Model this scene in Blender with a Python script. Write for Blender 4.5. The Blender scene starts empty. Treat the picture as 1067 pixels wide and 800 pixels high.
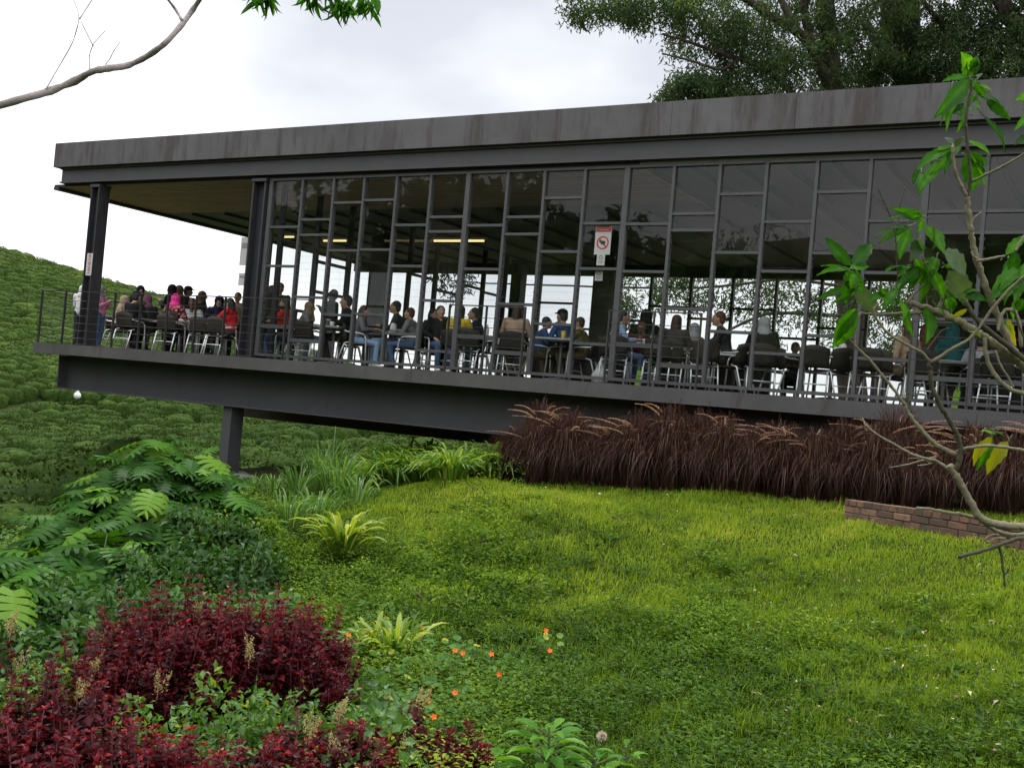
import bpy, math, random
import numpy as np
from mathutils import Vector, Matrix
random.seed(7)
RNG = np.random.default_rng(11)
SC = bpy.context.scene
COL = SC.collection
PI = math.pi

# ------------------------------------------------------------------ camera
F, ROLL, HEAD = 1150.0, math.radians(5.0), math.radians(30.4)
PITCH = math.atan(22 * math.cos(ROLL) / F)
U0, V0 = 533.5, 400.0
ch, sh, cp, sp = math.cos(HEAD), math.sin(HEAD), math.cos(PITCH), math.sin(PITCH)
FW = np.array((-sh * cp, ch * cp, sp)); R0 = np.array((ch, sh, 0.0)); UP0 = np.array((sh * sp, -ch * sp, cp))
RT = math.cos(ROLL) * R0 + math.sin(ROLL) * UP0
UP = -math.sin(ROLL) * R0 + math.cos(ROLL) * UP0
cam = bpy.data.cameras.new("camera"); camo = bpy.data.objects.new("camera", cam); COL.objects.link(camo)
camo.matrix_world = Matrix(((RT[0], UP[0], -FW[0], 0), (RT[1], UP[1], -FW[1], 0), (RT[2], UP[2], -FW[2], 0), (0, 0, 0, 1)))
cam.sensor_fit = 'HORIZONTAL'; cam.sensor_width = 36; cam.lens = F / 1067 * 36
cam.clip_start = 0.05; cam.clip_end = 4000
SC.camera = camo

def ray(px, py): return FW + (px - U0) / F * RT - (py - V0) / F * UP
def atd(px, py, d): return ray(px, py) * d
def aty(px, py, y):
    r = ray(px, py); return r * (y / r[1])
def atz(px, py, z):
    r = ray(px, py); return r * (z / r[2])
def proj(P):
    P = np.asarray(P, float); d = P @ FW
    return U0 + F * (P @ RT) / d, V0 - F * (P @ UP) / d, d

# ------------------------------------------------------------------ terrain height
def sstep(a, b, t):
    t = np.clip((t - a) / (b - a), 0, 1); return t * t * (3 - 2 * t)
def gz(x, y):
    x = np.asarray(x, float); y = np.asarray(y, float)
    base = -1.684 + .055 * np.clip(x, -12, 6) + .085 * np.clip(y, -4, 13.6)
    base = base - .045 * np.clip(-7.5 - x, 0, 8) ** 1.6 * sstep(16, 11, y)
    base = base + .03 * np.sin(1.3 * x + .6 * y) * np.sin(.9 * y - .5 * x + 1)
    base = base - .34 * sstep(11.2, 6.6, y) * sstep(2, -3, x) - .05 * np.clip(-6.0 - x, 0, 4) * sstep(13.5, 10, y)
    base = base + .16 * np.exp(-((x * .55 + y * .83 - 5.6) / .7) ** 2) * sstep(13, 11.5, y) * sstep(-3.5, -5, x) * sstep(-9, -7.5, x)
    base = base + .75 * np.exp(-((x + 8.3) ** 2 + (y - 7.6) ** 2) / 1.8) * sstep(-10.8, -8.8, x)
    d = np.hypot(x, y); az = np.degrees(np.arctan2(x, y))
    az = np.where(az < -90, np.where(az < -150, 0, -90 + (-90 - az) * 1.5), az)
    V = np.interp(az, [-62, -50, -42, -33], [-8.2, -5.6, -3.6, -2.5])
    Rg = np.interp(az, [-75, -56, -46, -41, -37, -30], [16, 10.6, 6.6, 3.6, 1.2, -2.2])
    t1 = sstep(15, 42, d)
    t2 = np.clip((d - 42) / 78, 0, 1)
    hill = V + (Rg - V) * (t2 ** 1.05)
    hill = hill + sstep(48, 60, d) * sstep(128, 100, d) * (.5 * np.sin(x * .13 + 1) * np.sin(y * .11) + .35 * np.sin(x * .27 - y * .2))
    behind = np.clip(-(y + .35 * x) - 22, 0, 60) * .30
    hill = hill + behind
    hill = np.where((d > 120) & (behind <= 0), Rg - np.clip(d - 120, 0, 200) * .08, hill)
    return base * (1 - t1) + hill * t1
def ongl(px, py, h=0.0):
    """ground point whose height h above ground is seen at photo pixel px, py"""
    r = ray(px, py); lo = 2.0
    for i in range(1, 4000):
        d = 2.0 + i * .02
        p = r * d
        if p[2] <= gz(p[0], p[1]) + h: return np.array((p[0], p[1], float(gz(p[0], p[1]))))
    return np.array((p[0], p[1], float(gz(p[0], p[1]))))

# ------------------------------------------------------------------ mesh helpers
class GB:
    def __init__(s): s.V = []; s.T = []; s.Q = []; s.tt = []; s.n = 0; s.mt = []; s.mq = []
    def add(s, V, T=None, Q=None, tint=0.5, mi=0):
        V = np.asarray(V, float).reshape(-1, 3)
        s.V.append(V); s.tt.append(np.broadcast_to(np.asarray(tint, float), (len(V),)))
        if T is not None and len(T):
            T = np.asarray(T, int).reshape(-1, 3); s.T.append(T + s.n); s.mt.append(np.full(len(T), mi))
        if Q is not None and len(Q):
            Q = np.asarray(Q, int).reshape(-1, 4); s.Q.append(Q + s.n); s.mq.append(np.full(len(Q), mi))
        s.n += len(V); return s
    def box(s, c, d, tint=.5, mi=0, rz=0.0, M=None):
        x, y, z = [v / 2 for v in d]
        V = np.array([(-x, -y, -z), (x, -y, -z), (x, y, -z), (-x, y, -z), (-x, -y, z), (x, -y, z), (x, y, z), (-x, y, z)])
        if M is not None: V = V @ np.asarray(M).T
        if rz: 
            a, b = math.cos(rz), math.sin(rz); V = V @ np.array(((a, b, 0), (-b, a, 0), (0, 0, 1)))
        return s.add(V + np.asarray(c, float), Q=[(0, 3, 2, 1), (4, 5, 6, 7), (0, 1, 5, 4), (1, 2, 6, 5), (2, 3, 7, 6), (3, 0, 4, 7)], tint=tint, mi=mi)
    def b2(s, a, b, **k):
        a = np.asarray(a, float); b = np.asarray(b, float); return s.box((a + b) / 2, np.abs(b - a), **k)
    def tube(s, P, r, seg=8, tint=.5, cap=True, mi=0):
        P = np.asarray(P, float); n = len(P); r = np.broadcast_to(np.asarray(r, float), (n,))
        T = np.gradient(P, axis=0); T /= np.linalg.norm(T, axis=1)[:, None] + 1e-9
        ref = np.array((0, 0, 1.0)) if abs(T[0][2]) < .9 else np.array((1.0, 0, 0))
        rings = []
        N = ref - T[0] * (ref @ T[0]); N /= np.linalg.norm(N)
        a = np.linspace(0, 2 * PI, seg, endpoint=False)
        for i in range(n):
            N = N - T[i] * (N @ T[i]); N /= np.linalg.norm(N) + 1e-9
            B = np.cross(T[i], N)
            rings.append(P[i] + r[i] * (np.cos(a)[:, None] * N + np.sin(a)[:, None] * B))
        V = np.concatenate(rings); Q = []
        for i in range(n - 1):
            for k in range(seg):
                k2 = (k + 1) % seg; Q.append((i * seg + k, i * seg + k2, (i + 1) * seg + k2, (i + 1) * seg + k))
        Tt = []
        if cap:
            V = np.concatenate([V, P[:1], P[-1:]]); a0, a1 = n * seg, n * seg + 1
            for k in range(seg):
                k2 = (k + 1) % seg; Tt += [(a0, k2, k), (a1, (n - 1) * seg + k, (n - 1) * seg + k2)]
        return s.add(V, T=Tt, Q=Q, tint=tint, mi=mi)
    def ell(s, c, r, seg=12, rings=8, tint=.5, mi=0):
        V = [(0, 0, 1)]; 
        for i in range(1, rings):
            t = PI * i / rings
            for k in range(seg):
                p = 2 * PI * k / seg; V.append((math.sin(t) * math.cos(p), math.sin(t) * math.sin(p), math.cos(t)))
        V.append((0, 0, -1)); T = []; Q = []
        for k in range(seg):
            k2 = (k + 1) % seg; T.append((0, 1 + k, 1 + k2)); b = 1 + (rings - 2) * seg; T.append((len(V) - 1, b + k2, b + k))
        for i in range(rings - 2):
            for k in range(seg):
                k2 = (k + 1) % seg; a = 1 + i * seg; Q.append((a + k, a + seg + k, a + seg + k2, a + k2))
        return s.add(np.array(V) * np.asarray(r, float) + np.asarray(c, float), T=T, Q=Q, tint=tint, mi=mi)
    def mesh(s, name, mats, smooth=False):
        V = np.concatenate(s.V); me = bpy.data.meshes.new(name)
        T = np.concatenate(s.T) if s.T else np.zeros((0, 3), int); Q = np.concatenate(s.Q) if s.Q else np.zeros((0, 4), int)
        me.vertices.add(len(V)); me.vertices.foreach_set('co', V.astype(np.float32).ravel())
        nl = T.size + Q.size; me.loops.add(nl)
        me.loops.foreach_set('vertex_index', np.concatenate([T.ravel(), Q.ravel()]).astype(np.int32))
        me.polygons.add(len(T) + len(Q))
        st = np.concatenate([np.arange(len(T)) * 3, T.size + np.arange(len(Q)) * 4]).astype(np.int32)
        me.polygons.foreach_set('loop_start', st)
        mi = np.concatenate(([np.concatenate(s.mt)] if s.mt else []) + ([np.concatenate(s.mq)] if s.mq else [])).astype(np.int32)
        me.polygons.foreach_set('material_index', mi)
        me.polygons.foreach_set('use_smooth', np.full(len(st), smooth))
        at = me.attributes.new('tint', 'FLOAT', 'POINT'); at.data.foreach_set('value', np.concatenate(s.tt).astype(np.float32))
        me.update(calc_edges=True); me.validate()
        for m in (mats if isinstance(mats, (list, tuple)) else [mats]): me.materials.append(m)
        return me
    def obj(s, name, mats, parent=None, smooth=False, loc=None):
        return link(name, s.mesh(name, mats, smooth), parent, loc)

def link(name, me, parent=None, loc=None, rz=0.0):
    o = bpy.data.objects.new(name, me); COL.objects.link(o)
    if parent is not None: o.parent = parent
    if loc is not None: o.location = [float(v) for v in loc]
    if rz: o.rotation_euler = (0, 0, rz)
    return o
def tag(o, label, cat, group=None):
    o['label'] = label; o['category'] = cat; o['kind'] = 'thing'
    if group: o['group'] = group
    return o
def thing(name, label, cat, loc=(0, 0, 0), rz=0.0, group=None):
    o = bpy.data.objects.new(name, None); COL.objects.link(o)
    o.location = [float(v) for v in loc]; o.rotation_euler = (0, 0, rz); o.empty_display_size = .1
    return tag(o, label, cat, group)
def kind(o, k): o['kind'] = k; return o
def copy_tree(o, parent=None):
    c = o.copy(); COL.objects.link(c)
    if parent is not None: c.parent = parent
    for k in list(o.children): copy_tree(k, c)
    return c

def unit(a): return a / (np.linalg.norm(a, axis=-1, keepdims=True) + 1e-9)
def rdir(n):
    return unit(RNG.normal(size=(n, 3)))
# leaf templates: (side, along, up)
T_DIAMOND = (np.array([(0, 0, 0), (-.5, .45, .12), (0, 1, -.08), (.5, .45, .12), (0, .45, 0)]), [(0, 4, 1), (1, 4, 2), (0, 3, 4), (3, 2, 4)])
T_FLAT = (np.array([(0, 0, 0), (-.5, .4, .1), (0, 1, -.1), (.5, .4, .1)]), [(0, 2, 1), (0, 3, 2)])
T_LANCE = (np.array([(0, 0, 0), (-.42, .22, .10), (.42, .22, .10), (0, .25, 0), (-.5, .5, .06), (.5, .5, .06), (0, .52, -.04), (-.28, .8, -.08), (.28, .8, -.08), (0, .8, -.15), (0, 1, -.3)]),
           [(0, 3, 1), (0, 2, 3), (1, 3, 6), (1, 6, 4), (3, 2, 5), (3, 5, 6), (4, 6, 9), (4, 9, 7), (6, 5, 8), (6, 8, 9), (7, 9, 10), (9, 8, 10)])
_a = np.linspace(0, 2 * PI, 9)[:-1]
T_ROUND = (np.concatenate([[(0, .5, -.12)], np.stack([.5 * np.sin(_a), .5 - .5 * np.cos(_a), .05 * np.cos(3 * _a)], 1)]), [(0, 1 + (i + 1) % 8, 1 + i) for i in range(8)])
def leaves(G, pos, d, n, L, W, tmpl=T_FLAT, tint=.5, mi=0):
    pos = np.asarray(pos, float); N = len(pos); d = unit(np.broadcast_to(d, (N, 3))); n = np.broadcast_to(n, (N, 3))
    s = unit(np.cross(d, n)); nn = np.cross(s, d)
    L = np.broadcast_to(L, (N,)); W = np.broadcast_to(W, (N,)); tv, tf = tmpl; k = len(tv)
    V = pos[:, None] + s[:, None] * (tv[None, :, 0:1] * W[:, None, None]) + d[:, None] * (tv[None, :, 1:2] * L[:, None, None]) + nn[:, None] * (tv[None, :, 2:3] * L[:, None, None])
    Fc = (np.asarray(tf)[None] + (np.arange(N) * k)[:, None, None]).reshape(-1, 3)
    G.add(V.reshape(-1, 3), T=Fc, tint=np.repeat(np.broadcast_to(tint, (N,)), k), mi=mi)
def ribbons(G, P0, P1, P2, W, K=4, tint=.5, prof=None, fold=0.0, mi=0):
    P0, P1, P2 = [np.asarray(p, float) for p in (P0, P1, P2)]; N = len(P0)
    t = np.linspace(0, 1, K + 1)[None, :, None]
    C = (1 - t) ** 2 * P0[:, None] + 2 * t * (1 - t) * P1[:, None] + t * t * P2[:, None]
    h = P2 - P0; s = np.stack([-h[:, 1], h[:, 0], 0 * h[:, 0]], 1) + RNG.normal(size=(N, 3)) * .02 * (np.linalg.norm(h, axis=1)[:, None]); s = unit(s)
    if prof is None: prof = np.interp(np.linspace(0, 1, K + 1), [0, .3, .7, 1], [.6, 1, .75, .03])
    w = (np.broadcast_to(W, (N,))[:, None] * prof[None])[:, :, None] / 2
    tt = np.broadcast_to(tint, (N,))
    if fold:
        V = np.stack([C - s[:, None] * w + np.array((0, 0, fold)) * w, C, C + s[:, None] * w + np.array((0, 0, fold)) * w], 2); m = 3
    else:
        V = np.stack([C - s[:, None] * w, C + s[:, None] * w], 2); m = 2
    idx = np.arange(N)[:, None] * (K + 1) * m
    Q = []
    for i in range(K):
        for j in range(m - 1):
            a = i * m + j; Q.append(idx[:, 0][:, None] + np.array([a, a + 1, a + 1 + m, a + m])[None])
    G.add(V.reshape(-1, 3), Q=np.concatenate(Q), tint=np.repeat(tt, (K + 1) * m), mi=mi)

# ------------------------------------------------------------------ materials
MATS = {}
def nmat(name):
    m = bpy.data.materials.new(name); m.use_nodes = True; nt = m.node_tree
    for n in list(nt.nodes): nt.nodes.remove(n)
    out = nt.nodes.new('ShaderNodeOutputMaterial'); return m, nt, out
def N(nt, t, **k):
    n = nt.nodes.new(t)
    for a, b in k.items():
        if a.startswith('i_'): n.inputs[a[2:].replace('_', ' ')].default_value = b
        else: setattr(n, a, b)
    return n
def ramp(nt, stops, src):
    r = nt.nodes.new('ShaderNodeValToRGB'); e = r.color_ramp.elements
    while len(e) < len(stops): e.new(.5)
    for el, (p, c) in zip(e, stops): el.position = p; el.color = (*c, 1) if len(c) == 3 else c
    nt.links.new(src, r.inputs[0]); return r.outputs[0]
def noise(nt, scale, detail=4, rough=.6, vec=None, stretch=None, coord='Object'):
    n = N(nt, 'ShaderNodeTexNoise'); n.inputs['Scale'].default_value = scale; n.inputs['Detail'].default_value = detail; n.inputs['Roughness'].default_value = rough
    tc = N(nt, 'ShaderNodeTexCoord'); src = tc.outputs[coord]
    if stretch:
        mp = N(nt, 'ShaderNodeMapping'); mp.inputs['Scale'].default_value = stretch; nt.links.new(src, mp.inputs[0]); src = mp.outputs[0]
    nt.links.new(src, n.inputs['Vector']); return n.outputs['Fac']
def mixc(nt, a, b, f, mode='MIX'):
    m = N(nt, 'ShaderNodeMix', data_type='RGBA', blend_type=mode)
    for s, v in ((0, f), (6, a), (7, b)):
        if hasattr(v, 'node'): nt.links.new(v, m.inputs[s])
        else: m.inputs[s].default_value = v if s == 0 else (*v, 1)
    return m.outputs[2]
def solid(name, col, rough=.6, metal=0.0, var=.15, scale=6.0, bump=0.0, spec=.5, stretch=None, dirt=None):
    m, nt, out = nmat(name); b = N(nt, 'ShaderNodeBsdfPrincipled')
    f = noise(nt, scale, 5, .65, stretch=stretch)
    lo = tuple(c * (1 - var) for c in col); hi = tuple(min(1, c * (1 + var)) for c in col)
    c = ramp(nt, [(.3, lo), (.7, hi)], f)
    if dirt:
        f2 = noise(nt, dirt[1], 6, .7, stretch=dirt[3] if len(dirt) > 3 else None)
        k = ramp(nt, [(dirt[2], (0, 0, 0)), (dirt[2] + .14, (1, 1, 1))], f2)
        c = mixc(nt, c, dirt[0], k)
    nt.links.new(c, b.inputs['Base Color']); b.inputs['Roughness'].default_value = rough; b.inputs['Metallic'].default_value = metal; b.inputs['Specular IOR Level'].default_value = spec
    if bump:
        bp = N(nt, 'ShaderNodeBump'); bp.inputs['Strength'].default_value = bump; bp.inputs['Distance'].default_value = .02
        nt.links.new(noise(nt, scale * 3, 5, .7), bp.inputs['Height']); nt.links.new(bp.outputs[0], b.inputs['Normal'])
    nt.links.new(b.outputs[0], out.inputs[0]); return m
def leafmat(name, stops, trans=.35, rough=.45, gloss=.06, scale=None):
    """leaf: diffuse + translucent + a thin gloss, hue picked by each leaf's own random tint"""
    m, nt, out = nmat(name)
    at = N(nt, 'ShaderNodeAttribute', attribute_name='tint'); c = ramp(nt, stops, at.outputs['Fac'])
    if scale:
        f = noise(nt, scale, 3, .6); c = mixc(nt, c, (1.35, 1.3, 1.0), ramp(nt, [(.35, (0, 0, 0)), (.75, (1, 1, 1))], f), 'MULTIPLY')
    d = N(nt, 'ShaderNodeBsdfDiffuse'); t = N(nt, 'ShaderNodeBsdfTranslucent'); g = N(nt, 'ShaderNodeBsdfGlossy'); g.inputs['Roughness'].default_value = rough
    nt.links.new(c, d.inputs[0])
    tc = mixc(nt, c, (1.5, 1.45, .5), 1.0, 'MULTIPLY'); nt.links.new(tc, t.inputs[0])
    m1 = N(nt, 'ShaderNodeMixShader'); m1.inputs[0].default_value = trans
    nt.links.new(d.outputs[0], m1.inputs[1]); nt.links.new(t.outputs[0], m1.inputs[2])
    m2 = N(nt, 'ShaderNodeMixShader'); m2.inputs[0].default_value = gloss * .32
    nt.links.new(m1.outputs[0], m2.inputs[1]); nt.links.new(g.outputs[0], m2.inputs[2])
    nt.links.new(m2.outputs[0], out.inputs[0]); return m

M = {}
M['parapet'] = solid('parapet_metal', (.088, .083, .086), .6, 0, .22, 1.2, .1, .4, dirt=((.048, .039, .037), 1.0, .48, (3.6, 3.6, .5)))
M['channel'] = solid('channel_steel', (.05, .049, .053), .5, 0, .12, 2, 0, .5, dirt=((.038, .035, .034), 2, .6, (2, 2, .5)))
M['steel'] = solid('dark_painted_steel', (.03, .03, .034), .5, 0, .2, 3)
M['mullion'] = solid('grey_window_frame', (.062, .062, .064), .5, 0, .15, 4, dirt=((.11, .105, .095), 9, .68))
M['slab'] = solid('slab_edge', (.075, .072, .072), .7, 0, .2, 1.6, .15, .3, dirt=((.055, .05, .045), 1.4, .55, (2.5, 2.5, .7)))
M['beam'] = solid('beam_paint', (.06, .06, .065), .6, 0, .12, 1.2, 0, .4, dirt=((.045, .043, .042), 1.5, .56, (2, 2, .5)))
M['rearbeam'] = solid('rear_beam_concrete', (.10, .085, .065), .8, 0, .25, 2)
M['mortar'] = solid('dark_mortar', (.07, .062, .05), .95, 0, .3, 20, .4)
M['plinth'] = solid('plinth_concrete', (.17, .165, .16), .8, 0, .2, 5, .3)
M['rail'] = solid('railing_steel', (.05, .05, .048), .45, .3, .15, 5)
M['gpanel'] = solid('ceiling_panel', (.15, .153, .14), .7, 0, .1, 1)
M['joist'] = solid('ceiling_joist', (.05, .05, .047), .6, 0, .1, 2)
M['floor'] = solid('floor_tile', (.05, .045, .04), .35, 0, .2, 3)
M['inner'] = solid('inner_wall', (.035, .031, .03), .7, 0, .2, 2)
M['roof'] = solid('roof_sheet', (.16, .16, .16), .6, 0, .1, 2)
M['alu'] = solid('chair_tube', (.75, .75, .76), .35, .6, .05, 8)
M['weave'] = solid('woven_seat', (.020, .015, .010), .6, 0, .3, 40, .4)
M['olive'] = solid('olive_seat', (.07, .06, .028), .6, 0, .3, 40, .4)
M['ttop'] = solid('table_laminate', (.42, .43, .42), .35, 0, .06, 5)
M['tleg'] = solid('table_leg_paint', (.18, .18, .18), .4, .5, .1, 5)
M['white'] = solid('white_plastic', (.75, .75, .74), .4, 0, .04, 5)
M['paper'] = solid('paper', (.52, .51, .50), .8, 0, .05, 5)
M['red'] = solid('red_print', (.50, .03, .035), .5, 0, .05, 5)
M['black'] = solid('black_print', (.02, .02, .02), .6, 0, .1, 5)
M['greyprint'] = solid('grey_print', (.25, .24, .24), .6, 0, .1, 5)
M['yellow'] = solid('yellow_drink', (.65, .45, .06), .3, 0, .1, 5)
M['lime'] = solid('lime_plastic', (.22, .42, .04), .4, 0, .1, 5)
M['bark'] = solid('bark_brown', (.10, .068, .052), .85, 0, .35, 4, .6, .2, stretch=(3, 3, .8))
M['barkdark'] = solid('bark_dark', (.05, .038, .032), .85, 0, .35, 4, .6, .2, stretch=(3, 3, .8))
M['paletwig'] = solid('bark_pale_lichen', (.30, .26, .25), .85, 0, .25, 14, .6, .2, dirt=((.16, .18, .11), 22, .58))
M['shrubbark'] = solid('shrub_bark', (.17, .155, .095), .7, 0, .25, 22, .5, .3, dirt=((.085, .075, .045), 30, .57))
M['shrubdark'] = solid('shrub_bark_dark', (.05, .047, .025), .7, 0, .3, 20, .4, .3)
M['stem'] = solid('green_stem', (.07, .11, .025), .6, 0, .2, 10)
M['redstem'] = solid('red_stem', (.10, .02, .025), .6, 0, .2, 10)
# timber ceiling: boards by brick texture
m, nt, out = nmat('timber_boards'); b = N(nt, 'ShaderNodeBsdfPrincipled'); tc = N(nt, 'ShaderNodeTexCoord')
br = N(nt, 'ShaderNodeTexBrick'); br.inputs['Scale'].default_value = 1.0; br.inputs['Brick Width'].default_value = 2.2; br.inputs['Row Height'].default_value = .11; br.inputs['Mortar Size'].default_value = .006
br.inputs['Color1'].default_value = (.40, .245, .18, 1); br.inputs['Color2'].default_value = (.50, .32, .235, 1); br.inputs['Mortar'].default_value = (.02, .014, .01, 1)
nt.links.new(tc.outputs['Object'], br.inputs['Vector'])
nt.links.new(mixc(nt, br.outputs['Color'], (.5, .5, .5), ramp(nt, [(.45, (0, 0, 0)), (.8, (1, 1, 1))], noise(nt, 2.5, 5, .6, stretch=(1, 6, 1))), 'MULTIPLY'), b.inputs['Base Color'])
b.inputs['Roughness'].default_value = .6; nt.links.new(b.outputs[0], out.inputs[0]); M['timber'] = m
# thin clear glass: reflection from the facing angle, the same from both sides of the pane
def glassmat(name, tintc, rough, dust):
    m, nt, out = nmat(name); tr = N(nt, 'ShaderNodeBsdfTransparent'); tr.inputs[0].default_value = (*tintc, 1)
    gl = N(nt, 'ShaderNodeBsdfGlossy'); gl.inputs['Roughness'].default_value = rough
    lw = N(nt, 'ShaderNodeLayerWeight'); lw.inputs[0].default_value = .5
    pw = N(nt, 'ShaderNodeMath', operation='POWER'); nt.links.new(lw.outputs['Facing'], pw.inputs[0]); pw.inputs[1].default_value = 5
    ma = N(nt, 'ShaderNodeMath', operation='MULTIPLY_ADD'); nt.links.new(pw.outputs[0], ma.inputs[0]); ma.inputs[1].default_value = .95; ma.inputs[2].default_value = .025
    mx = N(nt, 'ShaderNodeMixShader'); nt.links.new(ma.outputs[0], mx.inputs[0]); nt.links.new(tr.outputs[0], mx.inputs[1]); nt.links.new(gl.outputs[0], mx.inputs[2])
    df = N(nt, 'ShaderNodeBsdfDiffuse'); df.inputs[0].default_value = (.45, .45, .44, 1)
    m2 = N(nt, 'ShaderNodeMixShader'); nt.links.new(mx.outputs[0], m2.inputs[1]); nt.links.new(df.outputs[0], m2.inputs[2])
    k = ramp(nt, [(.45, (0, 0, 0)), (.8, (dust, dust, dust))], noise(nt, 1.6, 6, .7)); nt.links.new(k, m2.inputs[0])
    nt.links.new(m2.outputs[0], out.inputs[0]); return m
M['glass'] = glassmat('window_glass', (.965, .975, .97), .01, .012)
M['louvre'] = glassmat('louvre_glass', (.96, .97, .972), .04, .03)
# lamp
m, nt, out = nmat('lit_lamp'); e = N(nt, 'ShaderNodeEmission'); e.inputs[0].default_value = (1, .72, .3, 1); e.inputs[1].default_value = 1.1; nt.links.new(e.outputs[0], out.inputs[0]); M['lamp'] = m
# brick
m, nt, out = nmat('old_brick'); b = N(nt, 'ShaderNodeBsdfPrincipled'); at = N(nt, 'ShaderNodeAttribute', attribute_name='tint')
c = ramp(nt, [(0, (.075, .045, .035)), (.5, (.15, .075, .052)), (1, (.23, .125, .085))], at.outputs['Fac'])
c = mixc(nt, c, (.06, .06, .035), ramp(nt, [(.48, (0, 0, 0)), (.66, (1, 1, 1))], noise(nt, 9, 6, .7)))
nt.links.new(c, b.inputs['Base Color']); b.inputs['Roughness'].default_value = .9
bp = N(nt, 'ShaderNodeBump'); bp.inputs['Strength'].default_value = .5; bp.inputs['Distance'].default_value = .01; nt.links.new(noise(nt, 60, 5, .7), bp.inputs['Height']); nt.links.new(bp.outputs[0], b.inputs['Normal'])
nt.links.new(b.outputs[0], out.inputs[0]); M['brick'] = m
# ground: soil, moss, grass thatch; reddish soil far away on the hill
m, nt, out = nmat('ground_soil'); b = N(nt, 'ShaderNodeBsdfPrincipled'); b.inputs['Specular IOR Level'].default_value = .05; b.inputs['Roughness'].default_value = .95
c = mixc(nt, ramp(nt, [(.3, (.018, .032, .006)), (.5, (.038, .058, .009)), (.7, (.07, .08, .018))], noise(nt, 1.6, 10, .8)), (.35, .4, .3), ramp(nt, [(.42, (1, 1, 1)), (.6, (0, 0, 0))], noise(nt, 40, 4, .7)), 'MULTIPLY')
c2 = ramp(nt, [(.35, (.03, .045, .016)), (.55, (.075, .06, .035)), (.72, (.15, .085, .05))], noise(nt, .07, 6, .6))
ge = N(nt, 'ShaderNodeNewGeometry'); vl = N(nt, 'ShaderNodeVectorMath', operation='LENGTH'); nt.links.new(ge.outputs['Position'], vl.inputs[0])
mr = N(nt, 'ShaderNodeMapRange'); mr.inputs[1].default_value = 18; mr.inputs[2].default_value = 30; nt.links.new(vl.outputs['Value'], mr.inputs[0])
nt.links.new(mixc(nt, c, c2, mr.outputs[0]), b.inputs['Base Color'])
bp = N(nt, 'ShaderNodeBump'); bp.inputs['Strength'].default_value = .8; bp.inputs['Distance'].default_value = .05; nt.links.new(noise(nt, 9, 8, .7), bp.inputs['Height']); nt.links.new(bp.outputs[0], b.inputs['Normal'])
nt.links.new(b.outputs[0], out.inputs[0]); M['ground'] = m
# tea bushes
m, nt, out = nmat('tea_leaves'); b = N(nt, 'ShaderNodeBsdfPrincipled'); b.inputs['Roughness'].default_value = .85; b.inputs['Specular IOR Level'].default_value = .05
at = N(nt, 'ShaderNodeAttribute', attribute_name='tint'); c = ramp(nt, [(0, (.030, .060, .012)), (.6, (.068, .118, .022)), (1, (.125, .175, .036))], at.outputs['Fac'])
c = mixc(nt, c, (.6, .65, .6), ramp(nt, [(.42, (1, 1, 1)), (.62, (0, 0, 0))], noise(nt, 3.2, 4, .7)), 'MULTIPLY')
nt.links.new(c, b.inputs['Base Color'])
bp = N(nt, 'ShaderNodeBump'); bp.inputs['Strength'].default_value = 1.0; bp.inputs['Distance'].default_value = .25; nt.links.new(noise(nt, 4, 5, .75), bp.inputs['Height']); nt.links.new(bp.outputs[0], b.inputs['Normal'])
nt.links.new(b.outputs[0], out.inputs[0]); M['tea'] = m
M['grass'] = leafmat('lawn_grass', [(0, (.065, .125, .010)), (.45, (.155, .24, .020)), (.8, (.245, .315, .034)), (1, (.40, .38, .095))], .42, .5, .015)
M['seedling'] = leafmat('seedling_leaf', [(0, (.03, .11, .010)), (.5, (.065, .19, .016)), (1, (.13, .28, .03))], .4, .4, .06)
M['weed'] = leafmat('weed_leaf', [(0, (.018, .048, .004)), (.45, (.058, .125, .008)), (.8, (.13, .215, .014)), (1, (.23, .29, .025))], .35, .45, .04)
M['reed'] = leafmat('reed_leaf', [(0, (.035, .10, .018)), (.6, (.085, .19, .035)), (1, (.20, .30, .10))], .35, .4, .08)
M['strap'] = leafmat('strap_leaf', [(0, (.04, .11, .012)), (.5, (.10, .21, .022)), (.85, (.22, .33, .045)), (1, (.40, .47, .10))], .4, .35, .10)
M['lily'] = leafmat('lily_leaf', [(0, (.05, .11, .015)), (.5, (.12, .21, .025)), (.85, (.30, .37, .06)), (1, (.55, .56, .25))], .4, .35, .10)
M['monstera'] = leafmat('monstera_leaf', [(0, (.008, .034, .003)), (.5, (.021, .076, .006)), (.85, (.050, .135, .011)), (1, (.10, .20, .018))], .25, .4, .035)
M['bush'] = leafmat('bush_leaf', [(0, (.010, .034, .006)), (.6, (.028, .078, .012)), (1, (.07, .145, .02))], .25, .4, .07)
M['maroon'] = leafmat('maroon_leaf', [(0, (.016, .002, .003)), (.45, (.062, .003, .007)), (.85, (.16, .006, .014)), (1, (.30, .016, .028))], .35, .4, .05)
M['ivy'] = leafmat('ivy_leaf', [(0, (.022, .068, .010)), (.6, (.058, .14, .020)), (.9, (.12, .22, .035)), (1, (.26, .28, .03))], .35, .4, .09)
M['nast'] = leafmat('nasturtium_leaf', [(0, (.035, .105, .018)), (.7, (.075, .175, .030)), (.93, (.15, .26, .06)), (1, (.5, .42, .03))], .35, .4, .03)
M['orange'] = leafmat('orange_petal', [(0, (.75, .10, .02)), (1, (.85, .2, .03))], .3, .5, .03)
M['plume'] = leafmat('plume_bristle', [(0, (.34, .20, .17)), (1, (.60, .45, .38))], .4, .6, .02)
M['beige'] = leafmat('beige_flower', [(0, (.25, .19, .10)), (1, (.48, .40, .22))], .3, .6, .02)
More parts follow.
